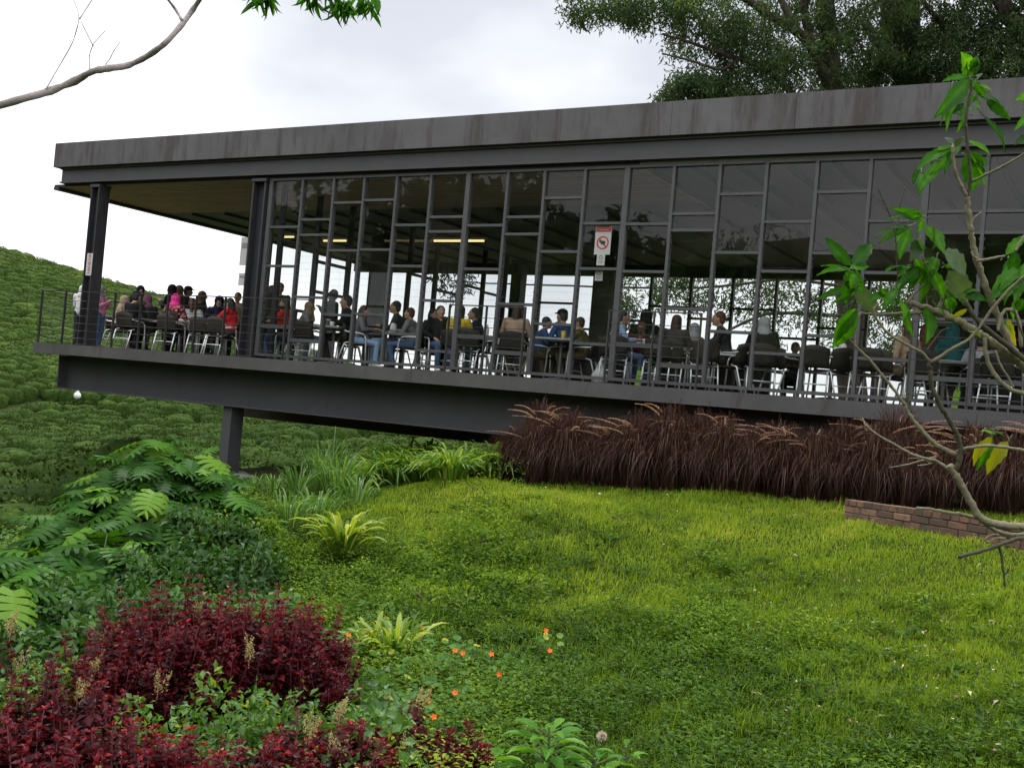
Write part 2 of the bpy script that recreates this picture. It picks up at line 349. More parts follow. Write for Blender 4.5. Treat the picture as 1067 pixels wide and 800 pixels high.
M['purple'] = leafmat('purple_grass_blade', [(0, (.026, .010, .009)), (.45, (.066, .028, .023)), (.8, (.125, .068, .048)), (1, (.26, .18, .11))], .3, .4, .05)
M['tree'] = leafmat('tree_leaf', [(0, (.022, .044, .016)), (.6, (.05, .09, .030)), (.93, (.09, .14, .05)), (1, (.18, .28, .04))], .38, .4, .06)
M['shrub'] = leafmat('shrub_leaf', [(0, (.010, .048, .004)), (.5, (.022, .092, .005)), (.85, (.045, .16, .008)), (1, (.08, .22, .012))], .5, .35, .03, 14)
M['shrubgrey'] = leafmat('shrub_leaf_grey', [(0, (.035, .070, .035)), (1, (.075, .115, .065))], .25, .4, .08, 14)
M['shrubyellow'] = leafmat('shrub_leaf_yellow', [(0, (.13, .19, .01)), (1, (.26, .24, .012))], .4, .4, .03)
M['litter'] = leafmat('dry_leaf', [(0, (.10, .05, .03)), (.6, (.30, .20, .13)), (1, (.62, .56, .48))], .1, .6, .03)

# ------------------------------------------------------------------ sky and sun
w = bpy.data.worlds.new("World"); SC.world = w; w.use_nodes = True; nt = w.node_tree
for n in list(nt.nodes): nt.nodes.remove(n)
out = N(nt, 'ShaderNodeOutputWorld'); bg = N(nt, 'ShaderNodeBackground'); bg.inputs[1].default_value = .1
sky = N(nt, 'ShaderNodeTexSky', sky_type='NISHITA'); sky.sun_disc = False
SUN_DIR = np.array((-.45, .35, .82)); SUN_DIR /= np.linalg.norm(SUN_DIR)
SUN_EL = math.asin(SUN_DIR[2]); SUN_AZ = math.atan2(SUN_DIR[0], SUN_DIR[1])
sky.sun_elevation = SUN_EL; sky.sun_rotation = SUN_AZ; sky.air_density = 1.0; sky.dust_density = 2.0
tc = N(nt, 'ShaderNodeTexCoord'); mp = N(nt, 'ShaderNodeMapping'); mp.inputs['Scale'].default_value = (1, 1, 2.2); mp.inputs['Location'].default_value = (.35, .1, .15)
nt.links.new(tc.outputs['Generated'], mp.inputs[0])
nz = N(nt, 'ShaderNodeTexNoise'); nz.inputs['Scale'].default_value = 1.7; nz.inputs['Detail'].default_value = 5; nz.inputs['Roughness'].default_value = .5; nt.links.new(mp.outputs[0], nz.inputs['Vector'])
# a broad grey cloud bank over the middle of the view, brighter overcast to the left and overhead
dv = N(nt, 'ShaderNodeVectorMath', operation='DOT_PRODUCT'); cd = ray(590, 30); cd = cd / np.linalg.norm(cd); dv.inputs[1].default_value = tuple(cd); nt.links.new(tc.outputs['Generated'], dv.inputs[0])
m1 = N(nt, 'ShaderNodeMapRange'); m1.interpolation_type = 'SMOOTHSTEP'; m1.inputs[1].default_value = .932; m1.inputs[2].default_value = 1.0; m1.inputs[3].default_value = .0; m1.inputs[4].default_value = .30; nt.links.new(dv.outputs['Value'], m1.inputs[0])
ad = N(nt, 'ShaderNodeMath', operation='SUBTRACT'); nt.links.new(nz.outputs['Fac'], ad.inputs[0]); nt.links.new(m1.outputs[0], ad.inputs[1])
cl = ramp(nt, [(.10, (.47, .495, .55)), (.34, (.56, .58, .63)), (.48, (.86, .87, .89)), (.66, (1.4, 1.4, 1.4))], ad.outputs[0])
# overcast sky is brighter overhead
sx = N(nt, 'ShaderNodeSeparateXYZ'); nt.links.new(tc.outputs['Generated'], sx.inputs[0])
m2 = N(nt, 'ShaderNodeMapRange'); m2.inputs[1].default_value = .35; m2.inputs[2].default_value = 1.0; m2.inputs[3].default_value = 10; m2.inputs[4].default_value = 30; nt.links.new(sx.outputs['Z'], m2.inputs[0])
sc = N(nt, 'ShaderNodeVectorMath', operation='SCALE'); nt.links.new(cl, sc.inputs[0]); nt.links.new(m2.outputs[0], sc.inputs['Scale'])
nt.links.new(mixc(nt, sky.outputs[0], sc.outputs[0], .92), bg.inputs[0]); nt.links.new(bg.outputs[0], out.inputs[0])
sl = bpy.data.lights.new("sun", 'SUN'); sl.energy = 1.5; sl.angle = math.radians(14); sl.color = (1, .96, .9)
so = bpy.data.objects.new("sun", sl); COL.objects.link(so); so.rotation_euler = Vector(SUN_DIR).to_track_quat('Z', 'Y').to_euler()
vs = SC.view_settings; vs.view_transform = 'Standard'; vs.look = 'None'; vs.exposure = 0.5; vs.gamma = 1.0; vs.use_curve_mapping = False
cy = SC.cycles; cy.use_denoising = True; cy.max_bounces = 8; cy.transparent_max_bounces = 40; cy.diffuse_bounces = 3; cy.glossy_bounces = 3; cy.transmission_bounces = 4
cy.use_adaptive_sampling = True; cy.adaptive_threshold = .01; cy.sample_clamp_indirect = 4
# ================================================================== ground sheet
az = np.radians(np.concatenate([np.linspace(-70, 20, 240), np.linspace(20, 290, 120)[1:-1]])); rr = np.concatenate([[.0], np.geomspace(.4, 1500, 190)])
A, R_ = np.meshgrid(az, rr, indexing='ij'); X = R_ * np.sin(A); Y = R_ * np.cos(A); Z = gz(X, Y)
na, nr = A.shape
i, j = np.meshgrid(np.arange(na), np.arange(nr - 1), indexing='ij'); i2 = (i + 1) % na
g = GB(); g.add(np.stack([X, Y, Z], -1).reshape(-1, 3), Q=np.stack([i * nr + j, i * nr + j + 1, i2 * nr + j + 1, i2 * nr + j], -1).reshape(-1, 4)[:, ::-1])
kind(g.obj('ground', M['ground'], smooth=True), 'structure')

# ================================================================== tea bushes on the hill: thousands in one mass
def dome(nsub):
    import bmesh
    bm = bmesh.new(); bmesh.ops.create_icosphere(bm, subdivisions=nsub, radius=1)
    V = np.array([v.co[:] for v in bm.verts]); Tq = np.array([[v.index for v in f.verts] for f in bm.faces]); bm.free()
    keep = [t for t in Tq if V[t][:, 2].max() > -.25]
    return V, np.array(keep)
tv2, tt2 = dome(3); tv1, tt1 = dome(2)
P = []
d = 20.0; row = 0
while d < 132:
    step = .95 if d < 75 else 1.1
    a = -64.0
    while a < (-24 if d > 31 else -47):
        aa = math.radians(a); wob = 2.2 * math.sin(a * .35 + d * .03) + 1.2 * math.sin(a * .9 + 2) + (a + 45) * .22
        dd = d + wob
        P.append((dd * math.sin(aa) + random.uniform(-.15, .15), dd * math.cos(aa) + random.uniform(-.15, .15), dd, row))
        a += math.degrees(step / d) * random.uniform(.85, 1.2)
    d += 1.18; row += 1
P = np.array(P)
gapn = np.sin(P[:, 0] * .21 + 1.3) * np.sin(P[:, 1] * .17 + P[:, 0] * .05) + .35 * RNG.normal(size=len(P)) * .6
azp = np.degrees(np.arctan2(P[:, 0], P[:, 1]))
keep = (gapn < .93) & (np.abs((P[:, 2] - 66 - .5 * (azp + 50)) ) > .55) & ~((azp > -41) & (np.abs(P[:, 2] - 52 - 1.5 * np.sin(azp)) < 2.2))
P = P[keep]
g = GB()
for P_, tv, tq in ((P[P[:, 2] < 55], tv2, tt2), (P[P[:, 2] >= 55], tv1, tt1)):
    n = len(P_); 
    r = RNG.uniform(.50, .72, n); h = RNG.uniform(.42, .66, n); ph = -np.arctan2(P_[:, 0], P_[:, 1]) + RNG.normal(size=n) * .25
    c, s = np.cos(ph), np.sin(ph)
    bumps = 1 + .10 * np.sin(tv[None, :, 0] * 7 + ph[:, None] * 3) * np.sin(tv[None, :, 1] * 8 + ph[:, None]) + .03 * RNG.normal(size=(n, len(tv)))
    x = tv[None, :, 0] * r[:, None] * 1.35; y = tv[None, :, 1] * r[:, None] * .95; z = np.sign(tv[None, :, 2]) * np.abs(tv[None, :, 2]) ** .62 * h[:, None]
    V = np.stack([(x * c[:, None] - y * s[:, None]) * bumps + P_[:, 0:1], (x * s[:, None] + y * c[:, None]) * bumps + P_[:, 1:2], z * bumps + gz(P_[:, 0], P_[:, 1])[:, None] + .15], -1)
    Tq = (tq[None] + (np.arange(n) * len(tv))[:, None, None]).reshape(-1, 3)
    tint = np.clip(.45 + .22 * np.sin(P_[:, 0] * .12) * np.sin(P_[:, 1] * .09 + 1) + RNG.normal(size=n) * .13, 0, 1)
    g.add(V.reshape(-1, 3), T=Tq, tint=np.clip(np.repeat(tint, len(tv)) + RNG.normal(size=n * len(tv)) * .06, 0, 1))
# loose leafy sprays over every bush
n = len(P); k = 90; rp = np.repeat(np.arange(n), k); N_ = n * k
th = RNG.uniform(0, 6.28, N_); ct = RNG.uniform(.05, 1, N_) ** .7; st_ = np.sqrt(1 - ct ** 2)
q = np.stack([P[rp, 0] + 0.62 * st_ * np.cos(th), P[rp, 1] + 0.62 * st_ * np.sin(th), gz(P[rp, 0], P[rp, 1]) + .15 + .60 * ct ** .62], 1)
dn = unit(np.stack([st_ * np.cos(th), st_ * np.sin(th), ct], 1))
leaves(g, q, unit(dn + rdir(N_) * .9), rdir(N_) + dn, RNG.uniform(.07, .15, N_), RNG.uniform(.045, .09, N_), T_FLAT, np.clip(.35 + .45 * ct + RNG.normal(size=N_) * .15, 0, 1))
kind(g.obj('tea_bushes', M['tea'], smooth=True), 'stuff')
o = GB().ell((0, 0, .2), (.22, .17, .2), 10, 8).ell((.02, 0, .42), (.07, .07, .09), 8, 6).obj('tea_picker_sack', M['white'])
p = atd(28, 372, 64); p = atd(82, 440, 62) if False else atd(78, 439, 60)
o.location = (p[0], p[1], float(gz(p[0], p[1])) + 0.62)
tag(o, 'small white sack standing among the tea bushes on the hill', 'sack')

# ================================================================== the cafe
D = 13.9; FL = .41; SO = 3.53; XL, XR = -18.8, 2.6; YB = 23.6
cafe = thing('cafe_pavilion', 'long dark steel and glass cafe pavilion with flat roof cantilevered over the slope', 'building', (0, 0, 0))
def part(g, name, mat, parent=cafe, smooth=False): return g.obj(name, mat, parent, smooth)
# slab and beams
g = GB().b2((XL, 13.70, FL - .20), (XR, YB, FL)); part(g, 'floor_slab', M['slab'])
g = GB().b2((XL + .05, 13.95, FL + .004), (XR - .05, YB - .1, FL + .012)); part(g, 'floor_finish', M['floor'])
g = GB(); g.b2((-18.45, 14.25, -.45), (XR, 14.33, FL - .203)); g.b2((-18.45, 14.05, -.45), (XR, 14.53, -.425)); g.b2((-18.47, 14.05, -.42), (-18.44, 14.53, FL - .21)); part(g, 'main_beam', M['beam'])
g = GB().b2((-18.2, 18.7, -.80), (XR, 19.1, FL - .203)); part(g, 'rear_beam', M['rearbeam'])
g = GB()
for x in (-17.6, -14.2, -10.8, -7.4, -4): part(GB().b2((x - .1, 14.35, -.3), (x + .1, 18.68, FL - .205)), 'cross_beam', M['beam'])
def gpost(px, py, y):
    p = aty(px, py, y); return p[0]
xp = gpost(242, 445, 14.29)
for x, y in ((xp, 14.29), (-7.5, 18.9)):
    zb = float(gz(x, y)) - .05
    po = part(GB().b2((x - .10, y - .15, zb), (x + .10, y + .15, -.455 if y < 16 else -.803)), 'support_post', M['beam'])
    GB().b2((x - .35, y - .45, zb - .3), (x + .75, y + .5, zb + .12)).obj('plinth', M['plinth'], po)
# roof
g = GB()
jx = [aty(x, 130, D)[0] for x in (62, 340, 467, 590, 697, 835)]
xs = [XL - .02, -14.6, -11.2, -7.65, -5.95, -4.25, -2.4, -.6, 1.2, XR]
for a, b in zip(xs, xs[1:]): g.b2((a + .002, 13.78, SO + .30), (b - .002, 13.86, SO + .765))
g.b2((XL - .02, 13.862, SO + .30), (XL + .06, YB, SO + .765)); g.b2((XL - .02, YB + .002, SO + .30), (XR, YB + .08, SO + .765)); g.b2((XR + .002, 13.78, SO + .30), (XR + .08, YB, SO + .765))
part(g, 'parapet', M['parapet'])
g = GB().b2((XL + .10, 13.90, SO + .002), (XR, 13.96, SO + .298)); g.b2((XL + .10, 13.86, SO + .265), (XR, 13.899, SO + .297)); g.b2((XL + .10, 13.86, SO + .003), (XR, 13.899, SO + .03))
g.b2((XL + .10, 13.962, SO + .002), (XL + .16, YB - .05, SO + .298)); part(g, 'fascia_channel', M['channel'])
part(GB().b2((XL + .08, 13.88, SO + .61), (XR, YB - .01, SO + .70)), 'roof', M['roof'])
YT = 16.6
XT = -6.45
ceil = part(GB().b2((XL - .18, 13.965, SO - .045), (XT, YT, SO - .002)), 'ceiling', M['timber'])
GB().b2((XT + .003, 13.965, SO - .045), (XR, YT, SO - .003)).obj('ceiling_panel', M['gpanel'], ceil)
jf = GB().b2((-.022, 14.12, SO - .10), (.022, YT + .04, SO - .046)).mesh('joist', M['joist'])
for k in range(14): link('ceiling_joist', jf, ceil, (XT + .1 + k * .64, 0, 0))
GB().b2((XL - .18, YT + .003, SO - .045), (XR, YB - .02, SO - .003)).obj('ceiling_panel', M['gpanel'], ceil)
g0 = GB().b2((XL - .2, 13.965, SO - .10), (XL - .05, YB, SO - .046)); g0.obj('edge_beam', M['steel'], ceil)
GB().b2((XL - .2, YB - .18, SO - .30), (XR, YB - .02, SO - .05)).obj('edge_beam', M['steel'], ceil)
jm = GB().b2((-.025, YT + .05, SO - .10), (.03, YB - .2, SO - .046)).mesh('joist', M['joist'])
for k in range(22): link('ceiling_joist', jm, ceil, (-18 + k * .95, 0, 0))
# columns: H sections
def hcol(x, y, s, z0=FL + .012, z1=SO - .047, t=.03):
    g = GB(); g.b2((x - s / 2, y - s / 2, z0), (x - s / 2 + t, y + s / 2, z1)); g.b2((x + s / 2 - t, y - s / 2, z0), (x + s / 2, y + s / 2, z1))
    g.b2((x - s / 2 + t + .001, y - t / 2, z0), (x + s / 2 - t - .001, y + t / 2, z1)); g.b2((x - s * .62, y - s * .62, z0 - .0005), (x + s * .62, y + s * .62, z0 + .025)); 
    g.b2((x - s * .56, y - s * .56, z1 - .05), (x + s * .56, y + s * .56, z1 + .001)); return g
XC = -17.66; xcol = -13.50
for x, y, s in ((XC, 14.0, .24), (xcol, 14.06, .30), (XC, 22.9, .24), (xcol, 22.9, .28)): part(hcol(x, y, s), 'column', M['steel'])
for px, w in ((386, .30), (625, .42)):
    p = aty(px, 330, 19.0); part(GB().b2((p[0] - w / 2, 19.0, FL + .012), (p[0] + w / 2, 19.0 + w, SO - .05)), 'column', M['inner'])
# front glazing, bay by bay: transom heights as a share of the glazed height
XM = [-13.27, -12.57, -11.90, -11.27, -10.62, -9.96, -9.27, -8.57, -7.94, -7.28, -6.62, -5.92, -5.26, -4.62, -3.96, -3.29, -2.62, -1.94, -1.27, -.60, .07, .74, 1.41, 2.08]
BAY = {'A': (.17, .51, .73), 'B': (.10, .34, .685, .77), 'C': (.25, .60, .86), 'D': (.26, .605, .87), 'E': (.165, .52, .735), 'F': (.087, .345, .70, .775)}
SEQ = ['A', 'B', 'C', 'D', 'E', 'F', 'A', 'B', 'C', 'E', 'A', 'F', 'C', 'E', 'C', 'E', 'B', 'B', 'C', 'E', 'A', 'B', 'C']
RAILBAY = [0, 1, 6, 7, 10, 11, 16, 17, 18]
Hh = SO - .05 - FL - .06; Z0 = FL + .05
yg = 14.0
for k, bt in enumerate(SEQ):
    a, b = XM[k], XM[k + 1]; th = .042 if k not in (0, 6, 10, 16) else .08
    g = GB(); g.b2((a - th / 2, yg - .045, Z0), (a + th / 2, yg + .045, SO - .046))
    ab, bb = a + th / 2 + .001, b - (.042 if k + 1 not in (6, 10, 16) else .08) / 2 - .001
    g.b2((ab, yg - .05, Z0), (bb, yg + .05, Z0 + .045)); g.b2((ab, yg - .05, SO - .085), (bb, yg + .05, SO - .047))
    fr = BAY[bt]
    for q, f in enumerate(fr):
        hh = .038 if not (q == 0 and k in RAILBAY) else .06
        g.b2((ab, yg - .035, Z0 + Hh * f - hh / 2), (bb, yg + .035, Z0 + Hh * f + hh / 2))
    win = part(g, 'window', M['mullion'])
    zz = [0.0] + list(fr) + [1.0]; gl_ = GB()
    lo = 1 if bt != 'F' and bt != 'B' else 2
    lb = (1,) if bt in 'ACDE' else (2,)
    for q in range(len(zz) - 1):
        z0, z1 = Z0 + Hh * zz[q] + .021, Z0 + Hh * zz[q + 1] - .021
        if q in lb:
            nl = max(2, int(round((z1 - z0) / .115))); hz = (z1 - z0) / nl
            for s in range(nl):
                zc = z0 + (s + .5) * hz; ca, sa = math.cos(.30), math.sin(.30)
                Mx = np.array(((1, 0, 0), (0, ca, -sa), (0, sa, ca)))
                gl_.box(((ab + bb) / 2, yg, zc), (bb - ab - .03, .006, hz * 1.06), M=Mx)
                gl_.box((ab + .008, yg - .005, zc), (.012, .045, .03), mi=1); gl_.box((bb - .008, yg - .005, zc), (.012, .045, .03), mi=1)
        else:
            ta, tb_ = RNG.normal() * .006, RNG.normal() * .006; Mp = np.array(((1, -tb_, 0), (tb_, 1, -ta), (0, ta, 1)))
            GB().box(((ab + bb) / 2, yg, (z0 + z1) / 2), (bb - ab + .008, .006, z1 - z0 + .008), M=Mp).obj('pane', M['glass'], win)
    gl_.obj('louvre', [M['louvre'], M['steel']], win)
# end wall between terrace and inside, and the rear glazing
def framed(pts_along, z_t, axis, at, pane=True, solid_to=None):
    for k, (a, b) in enumerate(zip(pts_along, pts_along[1:])):
        g = GB(); t = .06
        def bx(u0, u1, z0, z1, h=.04):
            if axis == 'y': g.b2((at - h, u0, z0), (at + h, u1, z1))
            else: g.b2((u0, at - h, z0), (u1, at + h, z1))
        bx(a - t / 2, a + t / 2, FL + .012, SO - .048, .05)
        for z in z_t[k % len(z_t)]: bx(a + t / 2 + .001, b - t / 2 - .001, z - .025, z + .025)
        w_ = part(g, 'window', M['steel'])
        g = GB(); bx(a + t / 2 - .002, b - t / 2 + .002, FL + .02, SO - .05, .003); 
        if pane: g.obj('pane', M['glass'], w_)
        if solid_to and solid_to[0] <= a < solid_to[1]:
            g = GB(); bx(a + t / 2 + .001, b - t / 2 - .001, FL + .03, solid_to[2], .02); g.obj('lower_panel', M['inner'], w_)
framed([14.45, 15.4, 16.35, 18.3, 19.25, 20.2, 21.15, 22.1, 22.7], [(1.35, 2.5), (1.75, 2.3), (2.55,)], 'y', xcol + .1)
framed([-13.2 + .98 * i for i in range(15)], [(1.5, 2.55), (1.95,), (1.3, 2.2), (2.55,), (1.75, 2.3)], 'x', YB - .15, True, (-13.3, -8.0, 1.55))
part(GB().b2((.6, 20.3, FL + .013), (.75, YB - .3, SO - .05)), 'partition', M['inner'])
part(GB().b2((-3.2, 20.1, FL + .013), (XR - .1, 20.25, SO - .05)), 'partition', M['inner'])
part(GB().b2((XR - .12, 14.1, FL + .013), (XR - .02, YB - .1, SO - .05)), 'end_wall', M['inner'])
# railing
rail = part(GB().b2((XL + .05, 13.735, FL + 1.0), (XM[2] - .03, 13.765, FL + 1.016)), 'railing', M['rail'])
pm = GB().b2((-.008, -.022, FL - .02), (.008, .022, FL + 1.0)).mesh('post', M['rail'])
rods = [.13, .27, .41, .55, .69, .83]
def rods_x(x0, x1, y):
    for h in rods:
        GB().tube([(x0, y, FL + h), (x1, y, FL + h)], .0048, 6).obj('rail', M['rail'], rail)
for k in range(10): link('post', pm, rail, (XL + .06 + .695 * k, 13.75, 0))
rods_x(XL + .05, XM[2] - .03, 13.75)
for a, b in ((XM[6], XM[8]), (XM[10], XM[12]), (XM[16], XM[19])):
    GB().b2((a, 13.735, FL + 1.0), (b, 13.765, FL + 1.016)).obj('rail', M['rail'], rail); rods_x(a, b, 13.75)
    n = 3 if b - a < 1.6 else 4
    for q in range(n): link('post', pm, rail, (a + .012 + (b - a - .024) * q / (n - 1), 13.75, 0))
for h in rods + [1.015]:
    GB().tube([(XL + .06, 13.76, FL + h), (XL + .06, YB - .1, FL + h)], .005 if h < 1 else .012, 6).obj('rail', M['rail'], rail)
    GB().tube([(XL + .06, YB - .1, FL + h), (xcol, YB - .1, FL + h)], .005 if h < 1 else .012, 6).obj('rail', M['rail'], rail)
pm2 = GB().b2((-.022, -.008, FL - .02), (.022, .008, FL + 1.0)).mesh('post', M['rail'])
for k in range(1, 10): link('post', pm2, rail, (XL + .06, 13.75 + 1.08 * k, 0))
for k in range(1, 6): link('post', pm, rail, (XL + .06 + 1.0 * k, YB - .1, 0))
# lit strip lamps on the ceiling, each a thing hung below the joists
for k, (px, py, lab) in enumerate(((478, 250, 'lit yellow strip lamp on the cafe ceiling above the couple in black and yellow'), (349, 250, 'short lit yellow strip lamp on the ceiling near the terrace end'), (300, 246, 'lit yellow strip lamp on the ceiling just behind the first window bay'))):
    p = atz(px, py, SO - .21); t = thing('strip_lamp', lab, 'lamp', p, 0, 'lit strip lamps under the cafe ceiling')
    L = (.65, .35, .2)[k]
    GB().b2((-L, -.05, 0), (L, .05, .045)).obj('lamp_housing', M['white'], t); GB().tube([(-L + .03, 0, -.022), (L - .03, 0, -.022)], .02, 8).obj('lamp_tube', M['lamp'], t)
# signs
def ring(g, c, r0, r1, y, mi=0, n=28):
    a = np.linspace(0, 2 * PI, n, endpoint=False); V = []
    for r in (r0, r1):
        for yy in (y, y + .003): V.append(np.stack([c[0] + r * np.cos(a), np.full(n, yy), c[1] + r * np.sin(a)], 1))
    Q = []
    for k in range(n):
        k2 = (k + 1) % n; Q += [(k, k2, 2 * n + k2, 2 * n + k), (n + k, 3 * n + k, 3 * n + k2, n + k2), (k, n + k, n + k2, k2), (2 * n + k, 2 * n + k2, 3 * n + k2, 3 * n + k)]
    g.add(np.concatenate(V), Q=Q, mi=mi)
ys = 14.035
p = aty(628.5, 249, ys)
t = thing('prohibition_sign', 'white sign with red header and red barred circle fixed to the cafe glass', 'sign', (p[0], ys, p[2]))
GB().b2((-.125, -.004, -.225), (.125, .004, .225)).obj('sign_board', M['paper'], t)
hd = GB().b2((-.118, -.0075, .10), (.118, -.0045, .218)).obj('sign_header', M['red'], t)
g = GB()
for q, (z, w_) in enumerate(((.19, .17), (.16, .19), (.13, .15))):
    xx = -w_ / 2
    while xx < w_ / 2: 
        l = random.uniform(.012, .03); g.b2((xx, -.0095, z - .006), (xx + l, -.008, z + .006)); xx += l + .008
g.obj('header_lettering', M['paper'], hd)
g = GB(); ring(g, (0, -.055), .075, .095, -.0075); ca, sa = math.cos(-.85), math.sin(-.85)
g.box((0, -.006, -.055), (.16, .003, .018), M=np.array(((ca, 0, -sa), (0, 1, 0), (sa, 0, ca)))); g.obj('barred_circle', M['red'], t)
g = GB(); g.ell((.005, -.009, -.05), (.042, .003, .024), 10, 6); g.ell((-.04, -.009, -.035), (.02, .003, .012), 8, 6); g.b2((.02, -.0105, -.095), (.035, -.009, -.06)); g.b2((-.02, -.0105, -.085), (-.01, -.009, -.06)); g.obj('pictogram', M['black'], t)
for (px, py, w_, h_, lab, kd) in ((626, 270.5, .125, .165, 'small white notice directly below the barred circle sign', 2), (624, 287, .12, .15, 'lower of two small white notices under the barred circle sign', 2), (93, 275.5, .155, .42, 'tall white notice with three small red symbols on the terrace corner column', 3)):
    yy = ys if px > 200 else 13.87
    p = aty(px, py, yy); t = thing('paper_notice', lab, 'notice', (p[0], yy, p[2]), 0, 'white paper notices on the cafe front')
    GB().b2((-w_ / 2, -.003, -h_ / 2), (w_ / 2, .003, h_ / 2)).obj('sheet', M['paper'], t)
    g = GB(); g2 = GB()
    if kd == 3:
        for c in (.14, .0, -.12):
            ring(g2, (.01, c + .02), .026, .036, -.006); g.b2((-.05, -.0055, c - .045), (.05, -.004, c - .035)); g.b2((-.04, -.0055, c - .06), (.045, -.004, c - .052)); g2.box((.01, -.0075, c + .02), (.05, .002, .008), M=np.array(((.8, 0, -.6), (0, 1, 0), (.6, 0, .8))))
        g2.obj('symbols', M['red'], t)
    else:
        ring(g, (0, .03), .018, .03, -.006); g.b2((-.04, -.0055, -.03), (.04, -.004, -.02)); g.b2((-.03, -.0055, -.05), (.035, -.004, -.042))
    g.obj('lettering', M['greyprint'], t)
for px, py, h_, lab in ((254.5, 262, .50, 'upper white notice on the side of the thick black column'), (252.5, 291, .22, 'lower small white notice on the side of the thick black column')):
    yy = 14.35; p = aty(px, py, yy)
    t = GB().b2((-.09, -.004, -h_ / 2), (.16, .004, h_ / 2)).b2((-.06, -.006, h_ * .1), (.1, -.0042, h_ * .3), mi=1).obj('paper_notice', [M['paper'], M['greyprint']], loc=(p[0], yy, p[2]))
    tag(t, lab, 'notice', 'white paper notices on the cafe front')
# ================================================================== tables and chairs
def table_proto():
    t = thing('cafe_table', 'x', 'table')
    GB().b2((-.36, -.36, .715), (.36, .36, .74)).b2((-.345, -.345, .70), (.345, .345, .7145)).obj('table_top', M['ttop'], t)
    GB().tube([(0, 0, .03), (0, 0, .70)], .032, 10).obj('pedestal', M['tleg'], t)
    for a in range(4):
        c, s = math.cos(a * PI / 2 + PI / 4), math.sin(a * PI / 2 + PI / 4)
        GB().tube([(.02 * c, .02 * s, .05), (.2 * c, .2 * s, .035), (.34 * c, .34 * s, .014)], [.022, .018, .014], 8).obj('foot', M['tleg'], t)
    return t
def chair_proto():
    t = thing('bistro_chair', 'x', 'chair')
    V = []; K = 6
    g = GB(); nx = 7
    for sgn, z0 in ((0, 0),):
        pts = []
        for i in range(nx):
            for j in range(nx):
                u, v = i / (nx - 1) * 2 - 1, j / (nx - 1) * 2 - 1
                r = 1 - .10 * max(0, abs(u) + abs(v) - 1.2); pts.append((u * .23 * r, v * .22 * r, .455 - .018 * (1 - u * u) * (1 - v * v)))
        pts = np.array(pts); Q = [(i * nx + j, (i + 1) * nx + j, (i + 1) * nx + j + 1, i * nx + j + 1) for i in range(nx - 1) for j in range(nx - 1)]
        n0 = len(pts); rim = [i * nx for i in range(nx)] + [(nx - 1) * nx + j for j in range(1, nx)] + [i * nx + nx - 1 for i in range(nx - 2, -1, -1)] + [j for j in range(nx - 2, 0, -1)]
        allp = np.concatenate([pts, pts - (0, 0, .03)]); Q2 = [(d + n0, c + n0, b + n0, a + n0) for a, b, c, d in Q]; Q3 = [(rim[k], rim[(k + 1) % len(rim)] , rim[(k + 1) % len(rim)] + n0, rim[k] + n0) for k in range(len(rim))]
        g.add(allp, Q=Q + Q2 + [q[::-1] for q in Q3])
    g.obj('seat', M['weave'], t, True)
    # curved back panel
    g = GB(); nu, nv = 9, 5; front = []; back = []
    for i in range(nu):
        for j in range(nv):
            u, v = i / (nu - 1) * 2 - 1, j / (nv - 1)
            x = .235 * u; y = -.235 + .075 * u * u - .05 * v; z = .49 + v * (.36 - .05 * u * u)
            front.append((x, y, z)); back.append((x, y - .022, z))
    n0 = nu * nv; Q = [(i * nv + j, (i + 1) * nv + j, (i + 1) * nv + j + 1, i * nv + j + 1) for i in range(nu - 1) for j in range(nv - 1)]
    rim = [i * nv for i in range(nu)] + [(nu - 1) * nv + j for j in range(1, nv)] + [i * nv + nv - 1 for i in range(nu - 2, -1, -1)] + [j for j in range(nv - 2, 0, -1)]
    g.add(np.array(front + back), Q=[q[::-1] for q in Q] + [tuple(n0 + v for v in q) for q in Q] + [(rim[k], rim[(k + 1) % len(rim)], rim[(k + 1) % len(rim)] + n0, rim[k] + n0) for k in range(len(rim))])
    g.obj('backrest', M['weave'], t, True)
    for s in (-1, 1):
        GB().tube([(s * .245, .26, 0), (s * .24, .235, .30), (s * .238, .22, .56), (s * .238, .20, .605)], .0145, 8).obj('leg', M['alu'], t, True)
        GB().tube([(s * .225, -.34, 0), (s * .222, -.27, .22), (s * .22, -.20, .44), (s * .22, -.10, .47)], .0145, 8).obj('leg', M['alu'], t, True)
        GB().tube([(s * .238, .20, .605), (s * .24, .16, .645), (s * .242, .05, .66), (s * .243, -.08, .665), (s * .238, -.17, .67), (s * .225, -.215, .69)], .0145, 8).obj('armrest', M['alu'], t, True)
    GB().tube([(-.223, -.265, .235), (.223, -.265, .235)], .011, 8).obj('stretcher', M['alu'], t, True)
    GB().tube([(-.223, -.20, .425), (.223, -.20, .425)], .011, 8).obj('stretcher', M['alu'], t, True)
    return t
T0, C0 = table_proto(), chair_proto(); used = {'t': False, 'c': False}
def put(proto, key, loc, rz, label, group):
    o = proto if not used[key] else copy_tree(proto); used[key] = True
    o.location = [float(v) for v in loc]; o.rotation_euler = (0, 0, rz); o['label'] = label; o['group'] = group; k_ = .84 if key == 'c' else .89; o.scale = (k_, k_, k_); return o
FZ = FL + .012

